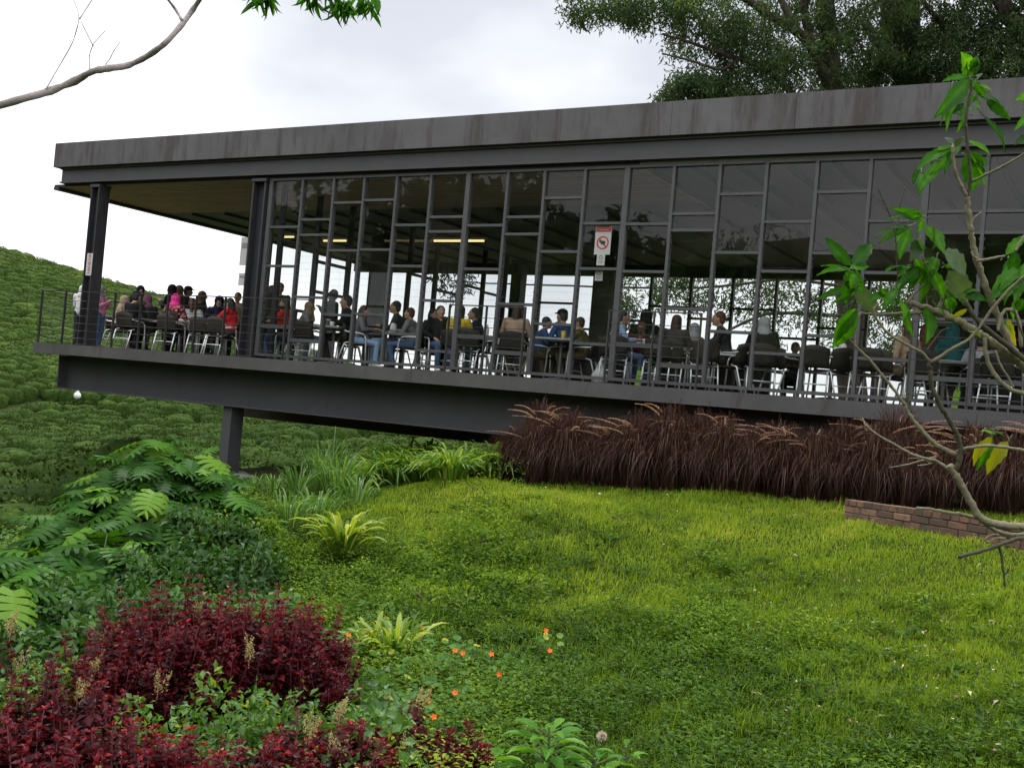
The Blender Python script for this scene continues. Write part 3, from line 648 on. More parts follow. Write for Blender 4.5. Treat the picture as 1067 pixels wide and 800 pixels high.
# ================================================================== people
def fuse(shapes, voxel, smooth=6):
    g = GB()
    for s in shapes:
        if s[0] == 'c':
            p0, p1 = np.array(s[1], float), np.array(s[3], float); n = max(2, int(np.linalg.norm(p1 - p0) / .03) + 1); t = np.linspace(0, 1, n)[:, None]
            g.tube(p0 + (p1 - p0) * t, s[2] + (s[4] - s[2]) * t[:, 0], 12); g.ell(p0, (s[2],) * 3, 12, 8); g.ell(p1, (s[4],) * 3, 12, 8)
        else: g.ell(s[1], s[2], 16, 12)
    me = g.mesh('tmp', []); o = bpy.data.objects.new('tmp', me); COL.objects.link(o)
    md = o.modifiers.new('r', 'REMESH'); md.mode = 'VOXEL'; md.voxel_size = voxel; md.use_smooth_shade = True
    if smooth: sm = o.modifiers.new('s', 'SMOOTH'); sm.factor = .5; sm.iterations = smooth
    ev = o.evaluated_get(bpy.context.evaluated_depsgraph_get()); nm = bpy.data.meshes.new_from_object(ev)
    bpy.data.objects.remove(o); bpy.data.meshes.remove(me)
    nm.polygons.foreach_set('use_smooth', np.ones(len(nm.polygons), bool)); return nm
def arm_pts(kind_, s):
    sh_ = np.array((s * .175, .0, 1.0))
    if kind_ == 'table': el, wr = (s * .25, .12, .77), (s * .10, .36, .80)
    elif kind_ == 'chin': el, wr = (s * .20, .25, .79), (s * .06, .17, 1.02)
    elif kind_ == 'lap': el, wr = (s * .25, -.03, .74), (s * .13, .22, .64)
    elif kind_ == 'reach': el, wr = (s * .24, .2, .83), (s * .16, .46, .83)
    elif kind_ == 'down': el, wr = (s * .235, -.02, .74), (s * .235, .08, .50)
    else: el, wr = (s * .21, .08, .74), (s * .06, .24, .88)
    return sh_, np.array(el), np.array(wr)
def hand(sh, wr, el, s):
    d = unit(wr - el); side = unit(np.cross(d, (0, 0, 1.0))); up = np.cross(side, d)
    pc = wr + d * .045; sh.append(('c', wr, .024, pc + d * .03, .030)); sh.append(('e', pc, (.034, .034, .028)))
    for k, (o, L) in enumerate(((-.030, .062), (-.010, .075), (.010, .070), (.030, .055))):
        b = pc + d * .035 + side * o; m_ = b + d * L * .55 + side * o * .25 - up * .006; e = m_ + d * L * .4 - up * .022
        sh.append(('c', b, .0095, m_, .0088)); sh.append(('c', m_, .0088, e, .0078))
    th = pc - d * .02 - side * s * .03; sh.append(('c', th, .0115, th + d * .035 - side * s * .022, .010)); sh.append(('c', th + d * .035 - side * s * .022, .010, th + d * .06 - side * s * .016, .0085))
def figure(pose):
    stand = pose == 'stand'; dz = .36 if stand else 0; lean = .10 if pose in ('table', 'reach', 'chin') else -.02
    arms = {'table': ('table', 'table'), 'chin': ('chin', 'table'), 'lap': ('lap', 'lap'), 'reach': ('reach', 'table'), 'stand': ('hold', 'hold')}[pose]
    hc = np.array((0, .03 + lean, 1.17)); B = []
    B += [('e', hc, (.074, .092, .112)), ('e', hc + (0, .022, -.062), (.054, .062, .050)), ('e', hc + (0, -.02, .03), (.077, .085, .085))]
    B += [('c', hc + (0, .088, .012), .010, hc + (0, .106, -.022), .014), ('e', hc + (.078, -.005, -.01), (.010, .018, .028)), ('e', hc + (-.078, -.005, -.01), (.010, .018, .028)), ('e', hc + (0, .083, -.05), (.025, .014, .011)), ('e', hc + (0, .072, -.088), (.02, .018, .016))]
    B += [('c', hc + (0, -.02, -.06), .052, (0, lean * .7, 1.0), .058), ('c', (0, lean * .6, .94), .11, (0, 0, .58), .125)]
    top = np.array((0, lean * .8, 0.0)); S = [('c', (-.10, lean * .6, .955), .095, (.10, lean * .6, .955), .095), ('c', (0, lean * .5, .90), .135, (0, .0, .58), .15), ('e', (0, lean * .55, .86), (.18, .125, .15)), ('e', (0, 0, .60), (.175, .14, .12))]
    jo = []
    for s, a in zip((-1, 1), arms):
        p, e, w_ = arm_pts(a, s); p = p + top
        if a != 'lap': e = e + top * .5
        B += [('c', p, .05, e, .038), ('c', e, .038, w_, .026)]; hand(B, w_, e, s)
        S += [('c', p - (0, 0, .01), .068, e, .052), ('c', e, .052, e + (w_ - e) * .86, .040)]
    sc_ = 1.0
    Tn = [('c', (-.085, 0, .54), .115, (.085, 0, .54), .115)]; SH = []
    if not stand:
        for s in (-1, 1):
            h, k, a = np.array((s * .09, .02, .53)), np.array((s * .12, .46, .505)), np.array((s * .11, .40 + .05 * s, .10))
            B += [('c', h, .075, k, .05), ('c', k, .05, a, .036)]; Tn += [('c', h, .095, k, .066), ('c', k, .066, a + (0, 0, .03), .052)]
            SH.append([('c', a + (0, -.02, -.05), .040, a + (0, .16, -.065), .030), ('c', a + (0, 0, 0), .046, a + (0, -.01, -.04), .044), ('e', a + (0, .12, -.062), (.045, .075, .032))])
    else:
        for s in (-1, 1):
            h, k, a = np.array((s * .09, .0, .50)), np.array((s * .10, .03, .10)), np.array((s * .10, -.01, -.30))
            B += [('c', h, .075, k, .05), ('c', k, .05, a, .036)]; Tn += [('c', h, .098, k, .068), ('c', k, .068, a + (0, 0, .02), .052)]
            SH.append([('c', a + (0, -.02, -.03), .040, a + (0, .16, -.035), .030), ('e', a + (0, .12, -.03), (.045, .075, .032))])
    meshes = [fuse(B, .0075, 4), fuse(S, .012, 6), fuse(Tn, .013, 6)] + [fuse(q, .010, 3) for q in SH]
    if stand:
        for me in meshes:
            co = np.zeros(len(me.vertices) * 3, np.float32); me.vertices.foreach_get('co', co); co[2::3] += .36; me.vertices.foreach_set('co', co); me.update()
        hc = hc + (0, 0, .36)
    body = meshes[0]
    body.materials.append(SKIN[0]); body.materials.append(M['black']); body.materials.append(M['lip']); body.materials.append(M['white'])
    cen = np.zeros(len(body.polygons) * 3, np.float32); body.polygons.foreach_get('center', cen); cen = cen.reshape(-1, 3); mi = np.zeros(len(cen), np.int32)
    f = cen[:, 1] > hc[1] + .04
    for s in (-1, 1):
        q = (cen - (hc + (s * .031, .08, .012))) * (1, .4, 1); mi[f & (np.linalg.norm(q * (.8, 1, 1.5), axis=1) < .0135)] = 3
        mi[f & (np.linalg.norm(q, axis=1) < .0085)] = 1
        q = (cen - (hc + (s * .033, .08, .036))) * (.45, .4, 1.5); mi[f & (np.linalg.norm(q, axis=1) < .010)] = 1
    q = (cen - (hc + (0, .088, -.05))) * (.5, .4, 1.3); mi[f & (np.linalg.norm(q, axis=1) < .0125)] = 2
    body.polygons.foreach_set('material_index', mi)
    return {'body': meshes[0], 'shirt': meshes[1], 'trousers': meshes[2], 'shoes': meshes[3:], 'hc': hc}
M['lip'] = solid('lips', (.30, .10, .08), .5, 0, .05, 5)
def cloth(name, c, var=.12): return solid(name, c, .85, 0, var, 12, .25, .2)
SKIN = [solid('skin_' + n, c, .55, 0, .08, 9, 0, .4) for n, c in (('tan', (.33, .18, .11)), ('light', (.45, .27, .18)), ('dark', (.17, .085, .05)))]
FIG = {p: figure(p) for p in ('table', 'chin', 'lap', 'reach', 'stand')}
HC = np.array((0, 0, 0.0))
HAIR = {'short': fuse([('e', (0, -.028, .040), (.088, .092, .092)), ('e', (0, -.055, -.01), (.080, .062, .08))], .009, 3),
        'long': fuse([('e', (0, -.028, .040), (.090, .095, .094)), ('c', (0, -.075, .0), .075, (0, -.095, -.22), .06), ('c', (.06, -.04, .0), .035, (.075, -.05, -.18), .028), ('c', (-.06, -.04, .0), .035, (-.075, -.05, -.18), .028)], .010, 3),
        'scarf': fuse([('e', (0, -.022, .022), (.104, .112, .118)), ('c', (0, -.03, -.05), .098, (0, -.04, -.15), .13), ('c', (-.10, -.03, -.19), .085, (.10, -.03, -.19), .085), ('c', (0, .03, -.13), .062, (0, .04, -.25), .085)], .011, 4),
        'cap': fuse([('e', (0, -.012, .050), (.092, .104, .075)), ('c', (-.03, .09, .045), .012, (-.025, .15, .030), .008), ('c', (.03, .09, .045), .012, (.025, .15, .030), .008), ('c', (0, .09, .047), .012, (0, .155, .032), .008)], .009, 2)}
HCOL = {'black': M['black'], 'brown': solid('brown_hair', (.05, .026, .015), .6, 0, .2, 20), 'auburn': solid('auburn_hair', (.12, .035, .02), .6, 0, .2, 20)}
CL = {k: cloth(k + '_cloth', c) for k, c in dict(black=(.012, .012, .014), navy=(.018, .02, .045), grey=(.16, .165, .17), lightgrey=(.36, .37, .38), white=(.70, .70, .70), pink=(.62, .24, .36), hotpink=(.72, .05, .26), mauve=(.24, .11, .17), beige=(.42, .30, .21), brown=(.13, .075, .045), red=(.52, .022, .028), blue=(.05, .10, .22), lightblue=(.28, .40, .58), jeans=(.075, .12, .22), yellow=(.62, .46, .03), olive=(.10, .085, .035), teal=(.02, .12, .12), khaki=(.20, .15, .09), charcoal=(.04, .04, .042), maroon=(.10, .015, .03)).items()}
# floral dress cloth for the hot pink scarf
m, nt, out = nmat('floral_cloth'); b = N(nt, 'ShaderNodeBsdfPrincipled'); b.inputs['Roughness'].default_value = .85
nt.links.new(ramp(nt, [(.5, (.014, .012, .014)), (.56, (.45, .03, .05)), (.66, (.6, .35, .3))], noise(nt, 18, 3, .5)), b.inputs['Base Color']); nt.links.new(b.outputs[0], out.inputs[0]); CL['floral'] = m
def sub(name, me, mat, par, loc=None):
    o = link(name, me, par, loc)
    if not me.materials: me.materials.append(mat)
    o.material_slots[0].link = 'OBJECT'; o.material_slots[0].material = mat; return o
def person(px, py, pose, face, head, hcol, shirt, trousers, skin, label, chair=None, y=None, group=None, shoe='black', sole=1.0):
    Hn = 1.285 if pose != 'stand' else 1.645; fig = FIG[pose]
    if y is None:
        p = atz(px, py, FZ + Hn); y = float(np.clip(p[1], 14.55, 22.6))
    p = aty(px, py, y); s = (p[2] - FZ) / Hn
    if pose != 'stand': s = min(max(s, .80), 1.02)
    rz = math.radians(face - 90)
    hx, hy = fig['hc'][0] * s, fig['hc'][1] * s
    loc = (p[0] - (hx * math.cos(rz) - hy * math.sin(rz)), p[1] - (hx * math.sin(rz) + hy * math.cos(rz)), FZ)
    o = sub('person', fig['body'], SKIN[skin], None, loc); o.rotation_euler = (0, 0, rz); o.scale = (s, s, s); tag(o, label, 'person', group)
    sub('shirt', fig['shirt'], CL[shirt], o); sub('trousers', fig['trousers'], CL[trousers], o)
    for me in fig['shoes']: sub('shoe', me, CL[shoe] if shoe in CL else M['white'], o)
    if head in ('short', 'long'): sub('hair', HAIR[head], HCOL[hcol], o, fig['hc'])
    elif head == 'scarf': sub('headscarf', HAIR['scarf'], CL[hcol], o, fig['hc'])
    elif head == 'cap': sub('hair', HAIR['short'], HCOL['black'], o, fig['hc'] - (0, 0, .008)); sub('cap', HAIR['cap'], CL[hcol], o, fig['hc'] + np.array((0, 0, .018)))
    PEOPLE.append((label, o, px, py, y, s))
    if chair:
        put(C0, 'c', loc, rz, chair, 'woven bistro chairs with silver tube legs')
    return o
PEOPLE = []
CH = 'woven bistro chairs with silver tube legs'
# terrace, left to right (face: world heading, 90 = into the building)
person(87, 298, 'stand', 120, 'scarf', 'white', 'white', 'charcoal', 1, 'person in white top and scarf standing half hidden behind the terrace corner column', y=14.3)
person(107, 299, 'stand', 20, 'scarf', 'grey', 'pink', 'jeans', 1, 'person in pink jacket, jeans and grey headscarf standing at the terrace railing', y=14.6, shoe='brown')
person(131, 309, 'table', 35, 'scarf', 'beige', 'beige', 'charcoal', 1, 'person in beige headscarf at the terrace table behind the man in a navy cap', 'woven chair under the person in beige headscarf by the railing', y=15.4)
person(143, 304, 'table', 100, 'cap', 'navy', 'black', 'charcoal', 1, 'person in navy cap and broad black jacket seated with back to the railing', 'woven chair carrying the person in navy cap and black jacket', y=14.75)
person(147, 298, 'stand', -30, 'scarf', 'black', 'black', 'black', 0, 'person in black headscarf standing just behind the navy cap', y=15.7)
person(154, 307, 'table', 150, 'scarf', 'mauve', 'charcoal', 'black', 1, 'person in mauve headscarf sitting right beside the navy cap', 'woven chair under the person in mauve headscarf', y=15.8)
person(179, 297, 'stand', 200, 'scarf', 'black', 'black', 'black', 0, 'person in long black headscarf standing behind the hot pink scarf, facing the hill', y=16.2)
person(187, 298, 'stand', 150, 'scarf', 'brown', 'brown', 'black', 0, 'person in brown headscarf standing directly behind the hot pink scarf', y=16.6)
person(184, 307, 'table', 110, 'scarf', 'hotpink', 'floral', 'black', 1, 'person in hot pink headscarf and black and red floral dress, back to the railing', 'woven chair carrying the person in hot pink headscarf', y=14.8)
person(197, 299, 'stand', 20, 'cap', 'black', 'charcoal', 'black', 2, 'person in black peaked cap and dark top standing on the terrace, looking right', y=16.8)
person(201, 311, 'table', -45, 'short', 'black', 'white', 'charcoal', 2, 'person in white shirt with short black hair facing the camera on the terrace', 'woven chair under the person in white shirt facing the camera', y=16.4)
person(212, 304, 'stand', 60, 'scarf', 'brown', 'charcoal', 'charcoal', 1, 'person in brown headscarf and dark grey top right of the white shirt', y=17.3)
person(229, 309, 'table', -50, 'scarf', 'navy', 'navy', 'black', 1, 'person in dark navy headscarf and top facing the camera near the thick column', 'woven chair under the person in navy headscarf', y=16.6)
person(239, 311, 'chin', 200, 'long', 'black', 'red', 'charcoal', 1, 'person with long dark hair and red top beside the thick black column', 'woven chair under the person in red top beside the thick column', y=15.2)
person(248, 305, 'stand', -60, 'short', 'brown', 'beige', 'charcoal', 1, 'person with brown hair and beige top standing next to the thick black column', y=17.4)
put(C0, 'c', (*aty(210, 360, 14.95)[:2], FZ), math.radians(20), 'empty woven chair with its back to the railing, below the white shirt', CH)
put(C0, 'c', (*aty(229, 360, 14.7)[:2], FZ), math.radians(8), 'empty woven chair nearest the thick black column on the terrace', CH)
for (px, y, lab) in ((134, 15.2, 'terrace table in front of the person in beige headscarf'), (172, 15.95, 'terrace table between the hot pink and mauve headscarves'), (206, 15.65, 'terrace table in front of the person in white shirt'), (236, 16.1, 'terrace table nearest the thick black column')):
    p = aty(px, 340, y); put(T0, 't', (p[0], y, FZ), .05, lab, 'pale topped cafe tables')
# inside, left to right
person(283, 298, 'stand', 160, 'long', 'black', 'black', 'charcoal', 1, 'person with dark hair standing with back turned, seen through the first window bay', y=16.6)
person(292, 295, 'stand', -55, 'short', 'black', 'black', 'charcoal', 1, 'person with short dark hair and black top looking out through the first window bay', y=16.2)
person(297, 311, 'chin', 210, 'short', 'brown', 'red', 'jeans', 1, 'person in bright red shirt holding hands to the face behind the first bay', 'woven chair carrying the person in bright red shirt', y=15.8)
person(307, 322, 'lap', 110, 'long', 'brown', 'maroon', 'black', 1, 'person in maroon seated low to the right of the bright red shirt', 'woven chair under the person in maroon', y=16.0)
person(324, 315, 'table', 30, 'scarf', 'khaki', 'grey', 'jeans', 1, 'person in khaki headscarf and grey blue top facing right at a white table', 'woven chair under the person in khaki headscarf', y=14.8)
person(347, 302, 'stand', 200, 'short', 'black', 'charcoal', 'black', 2, 'person with dark hair standing in charcoal before a rear window frame', y=17.8)
person(361, 308, 'table', 215, 'short', 'black', 'black', 'khaki', 1, 'person with dark hair and black top facing left toward the khaki headscarf', 'woven chair under the person in black facing the khaki headscarf', y=15.5)
person(381, 319, 'table', 30, 'long', 'brown', 'grey', 'lightblue', 1, 'person in grey tee and light blue jeans sitting on a silver framed chair', 'silver framed woven chair under the person in light blue jeans', y=14.75, shoe='white')
person(412, 314, 'table', 215, 'short', 'black', 'charcoal', 'lightblue', 1, 'person with black hair facing left across from the light blue jeans', 'woven chair under the person facing the light blue jeans', y=15.9)
person(427, 321, 'table', 200, 'short', 'brown', 'grey', 'jeans', 1, 'person in grey with a bare arm on the table, right of the black haired diner', 'woven chair under the person in grey with a bare arm', y=15.0)
person(460, 319, 'lap', -40, 'short', 'black', 'black', 'jeans', 1, 'smiling person in black tee, jeans and white shoes turned to the camera', 'silver framed chair under the smiling person in black tee', y=15.0, shoe='white')
person(453, 322, 'lap', -10, 'long', 'black', 'charcoal', 'black', 1, 'person with long dark hair just behind the smiling person in black tee', 'woven chair behind the smiling person in black tee', y=16.4)
person(481, 319, 'table', 100, 'long', 'black', 'yellow', 'jeans', 1, 'person in yellow patterned top with long black hair, back to the glass', 'woven chair under the person in yellow top', y=15.1)
person(494, 321, 'reach', 215, 'short', 'black', 'navy', 'charcoal', 1, 'person with black hair and navy jacket facing the yellow top', 'woven chair under the person in navy jacket', y=15.9)
person(540, 318, 'table', 110, 'long', 'brown', 'beige', 'khaki', 1, 'person in beige blouse with brown hair seen from behind in an olive chair', 'olive backed chair under the person in beige blouse', y=14.9)
person(586, 323, 'table', 170, 'cap', 'black', 'blue', 'olive', 1, 'person in black cap and blue top bending over a table', 'woven chair under the person in black cap and blue top', y=15.5)
person(571, 331, 'reach', 30, 'short', 'black', 'blue', 'olive', 1, 'low leaning person in dark blue beside the black cap', 'woven chair under the low leaning person in dark blue', y=15.5)
person(603, 340, 'chin', 195, 'short', 'brown', 'olive', 'olive', 1, 'person in olive shorts with a hand raised, low behind the sill', 'woven chair under the person in olive shorts', y=15.3)
person(651, 324, 'table', 30, 'short', 'black', 'lightblue', 'jeans', 1, 'person in light blue shirt facing right beside the thick interior column', 'woven chair under the person in light blue shirt', y=14.95)
person(669, 335, 'chin', -70, 'short', 'auburn', 'maroon', 'lightblue', 2, 'person in maroon facing the camera with hands at the chin behind white cups', 'woven chair under the person in maroon behind the white cups', y=15.9)
person(674, 323, 'lap', 120, 'scarf', 'black', 'black', 'black', 1, 'person in black scarf further inside, above the person in maroon', 'woven chair further inside under the person in black scarf', y=16.6)
person(706, 329, 'table', 100, 'long', 'brown', 'charcoal', 'charcoal', 1, 'person with brown hair and dark coat seen from behind the louvres', 'woven chair under the brown haired person in dark coat', y=14.9)
person(723, 341, 'lap', 150, 'scarf', 'lightgrey', 'olive', 'charcoal', 1, 'person in pale grey scarf and olive top right of the dark coat', 'olive woven chair under the person in pale grey scarf', y=15.6)
person(749, 325, 'table', 200, 'short', 'auburn', 'charcoal', 'charcoal', 1, 'person with auburn hair and dark clothes half hidden by a window frame', 'silver armed chair under the auburn haired person', y=15.2)
person(797, 331, 'table', 110, 'scarf', 'lightgrey', 'black', 'charcoal', 1, 'person in light grey headscarf and black jacket seen from behind against bright windows', 'silver rimmed chair under the person in light grey headscarf', y=15.0)
person(829, 357, 'table', -80, 'short', 'brown', 'charcoal', 'black', 0, 'small head of a person deep inside right of the black jacket', 'woven chair deep inside under the small headed person', y=21.0)
person(946, 335, 'lap', 150, 'long', 'brown', 'beige', 'khaki', 1, 'person in beige blouse behind the bending shrub branches', 'woven chair under the person in beige blouse behind the shrub', y=15.4)
person(968, 338, 'table', 60, 'long', 'auburn', 'brown', 'charcoal', 1, 'person in rust brown top behind the shrub branches', 'woven chair under the person in rust brown top', y=16.6)
person(992, 338, 'table', 130, 'scarf', 'teal', 'teal', 'black', 1, 'person in teal headscarf and top behind the shrub', 'woven chair under the person in teal', y=16.2)
person(1022, 352, 'table', 110, 'short', 'black', 'lightgrey', 'charcoal', 1, 'person in pale grey top with back to the glass behind the right shrub branches', 'woven chair under the person in pale grey top', y=15.6)
for k, (px, y, rz, lab) in enumerate(((318, 14.75, 15, 'empty woven chair close to the glass left of the khaki headscarf'), (490, 14.6, 10, 'empty woven chair with its back to the railing under the yellow top'), (519, 15.0, 100, 'empty silver framed chair left of the beige blouse and olive chair'),
        (642, 14.6, 15, 'empty chair with bright silver legs at the thick mullion by the light blue shirt'), (688, 14.7, 10, 'empty chair with crossing silver legs below the white cups'), (733, 14.65, 30, 'empty chair with slanting silver legs left of the auburn hair'), (764, 14.8, 80, 'empty silver framed armchair facing sideways below the auburn hair'),
        (818, 15.3, -30, 'empty chair right of the light grey headscarf'), (850, 14.7, 10, 'empty chair left of the bright white table edge'), (868, 14.85, 60, 'empty silver armed chair under the white table'), (905, 14.7, 5, 'empty chair with four bright legs left of the shrub branch'), (922, 14.8, -15, 'empty chair with splayed bright legs behind the shrub branch'),
        (962, 14.6, 10, 'empty dark chair with silver arm behind the railing at far right'), (1045, 14.65, -10, 'empty chair at the right edge behind the railing'))):
    p = aty(px, 370, y); put(C0, 'c', (p[0], y, FZ), math.radians(rz), lab, CH)
for (px, y, lab) in ((336, 15.2, 'white topped table between the khaki headscarf and the person in black'), (405, 15.4, 'white table between the light blue jeans and the black haired diner'), (437, 15.6, 'table under the bare arm of the person in grey'), (487, 15.6, 'table between the yellow top and the navy jacket'), (523, 16.0, 'table left of the person in beige blouse and olive chair'), (584, 15.1, 'dark shaded table holding a yellow drink'), (667, 15.5, 'table with white cups in front of the person in maroon'),
        (706, 15.7, 'table beyond the person in dark coat'), (766, 15.7, 'table with a small white dish left of the light grey headscarf'), (868, 15.2, 'white topped table under the pointed shrub leaf'), (912, 15.5, 'table with cups right of the pointed shrub leaf'), (985, 15.6, 'table in front of the person in teal'), (346, 14.95, 'table close to the glass carrying a white cup'), (283, 15.6, 'table in front of the bright red shirt')):
    p = aty(px, 370, y); put(T0, 't', (p[0], y, FZ), .08, lab, 'pale topped cafe tables')
TT = FZ + .742 * .89
def lathe(prof, mat, name, n=14):
    g = GB(); P_ = np.array([(0, 0, z) for r, z in prof]); g.tube(P_, [r for r, z in prof], n); return g.mesh(name, mat, True)
cup = lathe([(.026, 0), (.036, .03), (.042, .075), (.040, .092), (.036, .088), (.03, .02)], M['white'], 'cup')
jar = lathe([(.05, 0), (.055, .02), (.055, .11), (.05, .125), (.035, .15)], M['white'], 'holder')
bottle = lathe([(.032, 0), (.034, .01), (.034, .13), (.02, .17), (.015, .2), (.017, .215)], M['white'], 'bottle')
glassy = lathe([(.028, 0), (.034, .01), (.038, .13), (.036, .13)], M['yellow'], 'glass')
dish = lathe([(.05, 0), (.10, .012), (.105, .018), (.06, .008)], M['white'], 'dish')
for nm, me, px, y, lab, cat in (('cup', cup, 345, 14.95, 'white cup on the table close to the glass', 'cup'), ('napkin_holder', jar, 190 + 0, 15.95, 'white napkin holder on the terrace table beside hot pink', 'napkin holder'), ('tray', dish, 213, 15.65, 'white dish on the terrace table before the white shirt', 'dish'),
        ('sauce_bottle', bottle, 507, 15.6, 'white bottle on the table right of the navy jacket', 'bottle'), ('napkin_holder', jar, 409, 15.4, 'white napkin holder across from the light blue jeans', 'napkin holder'), ('drink_glass', glassy, 587, 15.1, 'tall glass of yellow drink on the shaded table', 'glass'), ('cup', cup, 666, 15.5, 'left white cup on the table before the person in maroon', 'cup'), ('cup', cup, 672, 15.45, 'right white cup on the table before the person in maroon', 'cup'), ('sauce_bottle', bottle, 680, 15.5, 'white bottle beside two white cups', 'bottle'),
        ('dish', dish, 769, 15.7, 'small white dish left of the light grey headscarf', 'dish'), ('cup', cup, 872, 15.2, 'white cup on the white table under the pointed leaf', 'cup'), ('napkin_holder', jar, 879, 15.2, 'white holder on the table under the pointed leaf', 'napkin holder'), ('cup', cup, 906, 15.5, 'white cup on the table right of the pointed leaf', 'cup'), ('dish', dish, 990, 15.6, 'white dish on the table before the person in teal', 'dish')):
    p = aty(px, 350, y); tag(link(nm, me, None, (p[0], y, TT)), lab, cat)
p = aty(625, 385, 14.6)
me = fuse([('e', (0, 0, .10), (.13, .08, .11)), ('c', (-.05, 0, .18), .03, (-.02, 0, .32), .012), ('c', (.05, 0, .18), .03, (.02, 0, .32), .012), ('e', (.05, .02, .06), (.09, .07, .06))], .012, 3); me.materials.append(M['paper'])
tag(link('plastic_bag', me, None, (p[0], 14.6, FZ)), 'crumpled white plastic bag on the floor under the silver chair by the thick mullion', 'bag')
for px, y, lab in ((665, 14.55, 'slim lime green bag on the floor under the table with white cups'), (997, 14.5, 'small green bag on the floor behind the railing at far right')):
    p = aty(px, 385, y); me2 = GB().box((0, 0, .12), (.07, .05, .22)).tube([(-.02, 0, .23), (-.015, 0, .30), (.015, 0, .30), (.02, 0, .23)], .006, 6).obj('green_bag', M['lime'], None, False, (p[0], y, FZ)); me2.rotation_euler = (0, .12, .3)
    tag(me2, lab, 'bag')
for l in PEOPLE: print('P', l[0][:40], [round(v, 2) for v in l[1].location], 'y', round(l[4], 2), 's', round(l[5], 2))
# ================================================================== lawn, weeds and ground cover
UPV = np.array((0, 0, 1.0))
def sampfield(n, az0=-62, az1=10, d0=3.6, d1=15.5):
    a = np.radians(RNG.uniform(az0, az1, n)); d = np.exp(RNG.uniform(math.log(d0), math.log(d1), n))
    x, y = d * np.sin(a), d * np.cos(a); z = gz(x, y); P = np.stack([x, y, z], 1)
    px, py, dep = proj(P); return P, px, py, d
def vnoise(x, y, s, seed=0):
    x = x * s + seed * 17.3; y = y * s + seed * 9.1
    xi = np.floor(x).astype(int); yi = np.floor(y).astype(int); fx = x - xi; fy = y - yi; fx = fx * fx * (3 - 2 * fx); fy = fy * fy * (3 - 2 * fy)
    def h(a, b):
        v = np.sin(a * 127.1 + b * 311.7 + seed * 7.7) * 43758.5453; return v - np.floor(v)
    return (h(xi, yi) * (1 - fx) + h(xi + 1, yi) * fx) * (1 - fy) + (h(xi, yi + 1) * (1 - fx) + h(xi + 1, yi + 1) * fx) * fy
def fbm(x, y, s, seed=0): return .55 * vnoise(x, y, s, seed) + .3 * vnoise(x, y, s * 2.3, seed + 1) + .15 * vnoise(x, y, s * 5.1, seed + 2)
# patches on the ground: where the mown lawn gives way to weeds (lawn coordinates come from the photo's ground plane)
def weedmask(px, py, x, y):
    nz_ = fbm(x, y, .8, 3)
    edge = np.interp(px, [0, 330, 430, 500, 640, 780, 900, 1067, 1300], [480, 510, 600, 575, 600, 625, 670, 700, 720])
    w_ = sstep(-70, 80, py - edge + (nz_ - .5) * 190)
    w_ = np.where(px > 780, w_ * np.interp(px, [780, 900, 1067], [1, .72, .6]), w_)
    bush_ = np.exp(-(((px - 505) / 38) ** 2 + ((py - 555) / 28) ** 2))
    return np.clip(np.maximum(w_, bush_ * .9), 0, 1)
# grass
P, px, py, d = sampfield(520000)
wm = weedmask(px, py, P[:, 0], P[:, 1]); n1 = fbm(P[:, 0], P[:, 1], .55, 1); n2 = fbm(P[:, 0], P[:, 1], 2.6, 5)
prob = (1 - .62 * wm) * np.where(px < np.interp(py, [430, 500, 600, 700, 800], [420, 330, 300, 420, 480]), .35, 1) * (.60 + .7 * n2)
k = (RNG.uniform(size=len(P)) < prob) & (P[:, 1] < 13.2)
P, wm, n1, n2, d, px, py = P[k], wm[k], n1[k], n2[k], d[k], px[k], py[k]; n = len(P)
Lb = RNG.uniform(.025, .055, n) * (1 + 1.1 * wm + 1.2 * np.clip(n2 - .55, 0, 1) * 3) * np.where(RNG.uniform(size=n) < .04, 2.0, 1)
a = RNG.uniform(0, 6.28, n); lean = RNG.uniform(.2, 1.0, n); h = np.stack([np.cos(a), np.sin(a), 0 * a], 1)
P1 = P + Lb[:, None] * (UPV * .6 + h * (.25 * lean)[:, None]); P2 = P + Lb[:, None] * (UPV * (1 - .45 * lean)[:, None] + h * (.85 * lean)[:, None])
W = RNG.uniform(.003, .006, n) * np.interp(d, [4, 15], [.9, 2.5])
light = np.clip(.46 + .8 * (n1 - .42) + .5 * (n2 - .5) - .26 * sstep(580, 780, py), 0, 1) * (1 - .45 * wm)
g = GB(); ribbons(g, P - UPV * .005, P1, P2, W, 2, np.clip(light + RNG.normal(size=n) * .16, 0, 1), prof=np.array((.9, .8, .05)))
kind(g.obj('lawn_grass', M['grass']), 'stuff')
# weeds: short leafy sprigs
P, px, py, d = sampfield(40000, d1=14.5)
wm = weedmask(px, py, P[:, 0], P[:, 1]); n1 = fbm(P[:, 0], P[:, 1], 1.1, 8); n2 = fbm(P[:, 0], P[:, 1], 3.0, 9)
k = (RNG.uniform(size=len(P)) < wm * (.05 + 1.5 * n2 * (.4 + 1.2 * n1))) & (P[:, 1] < 13.0)
P, wm, n1, n2, d, px, py = P[k], wm[k], n1[k], n2[k], d[k], px[k], py[k]; n = len(P)
lush = np.where(px > 760, .55, 1.0) * np.interp(py, [480, 560, 640, 800], [.8, 1, 1, .9])
H = RNG.uniform(.05, .20, n) * (.15 + 2.3 * n1 ** 1.5) * lush * 1.25
m_ = 15; rp = np.repeat(np.arange(n), m_); t = np.tile((np.arange(m_) + .6) / m_, n); aa = np.tile(np.arange(m_) * 2.4, n) + RNG.uniform(0, 6.28, n)[rp] + RNG.normal(size=n * m_) * .3
sl_ = RNG.normal(size=(n, 3)) * (.35, .35, 0); sl_[:, 2] = 1
ba = P[rp] + sl_[rp] * (t * H[rp])[:, None]
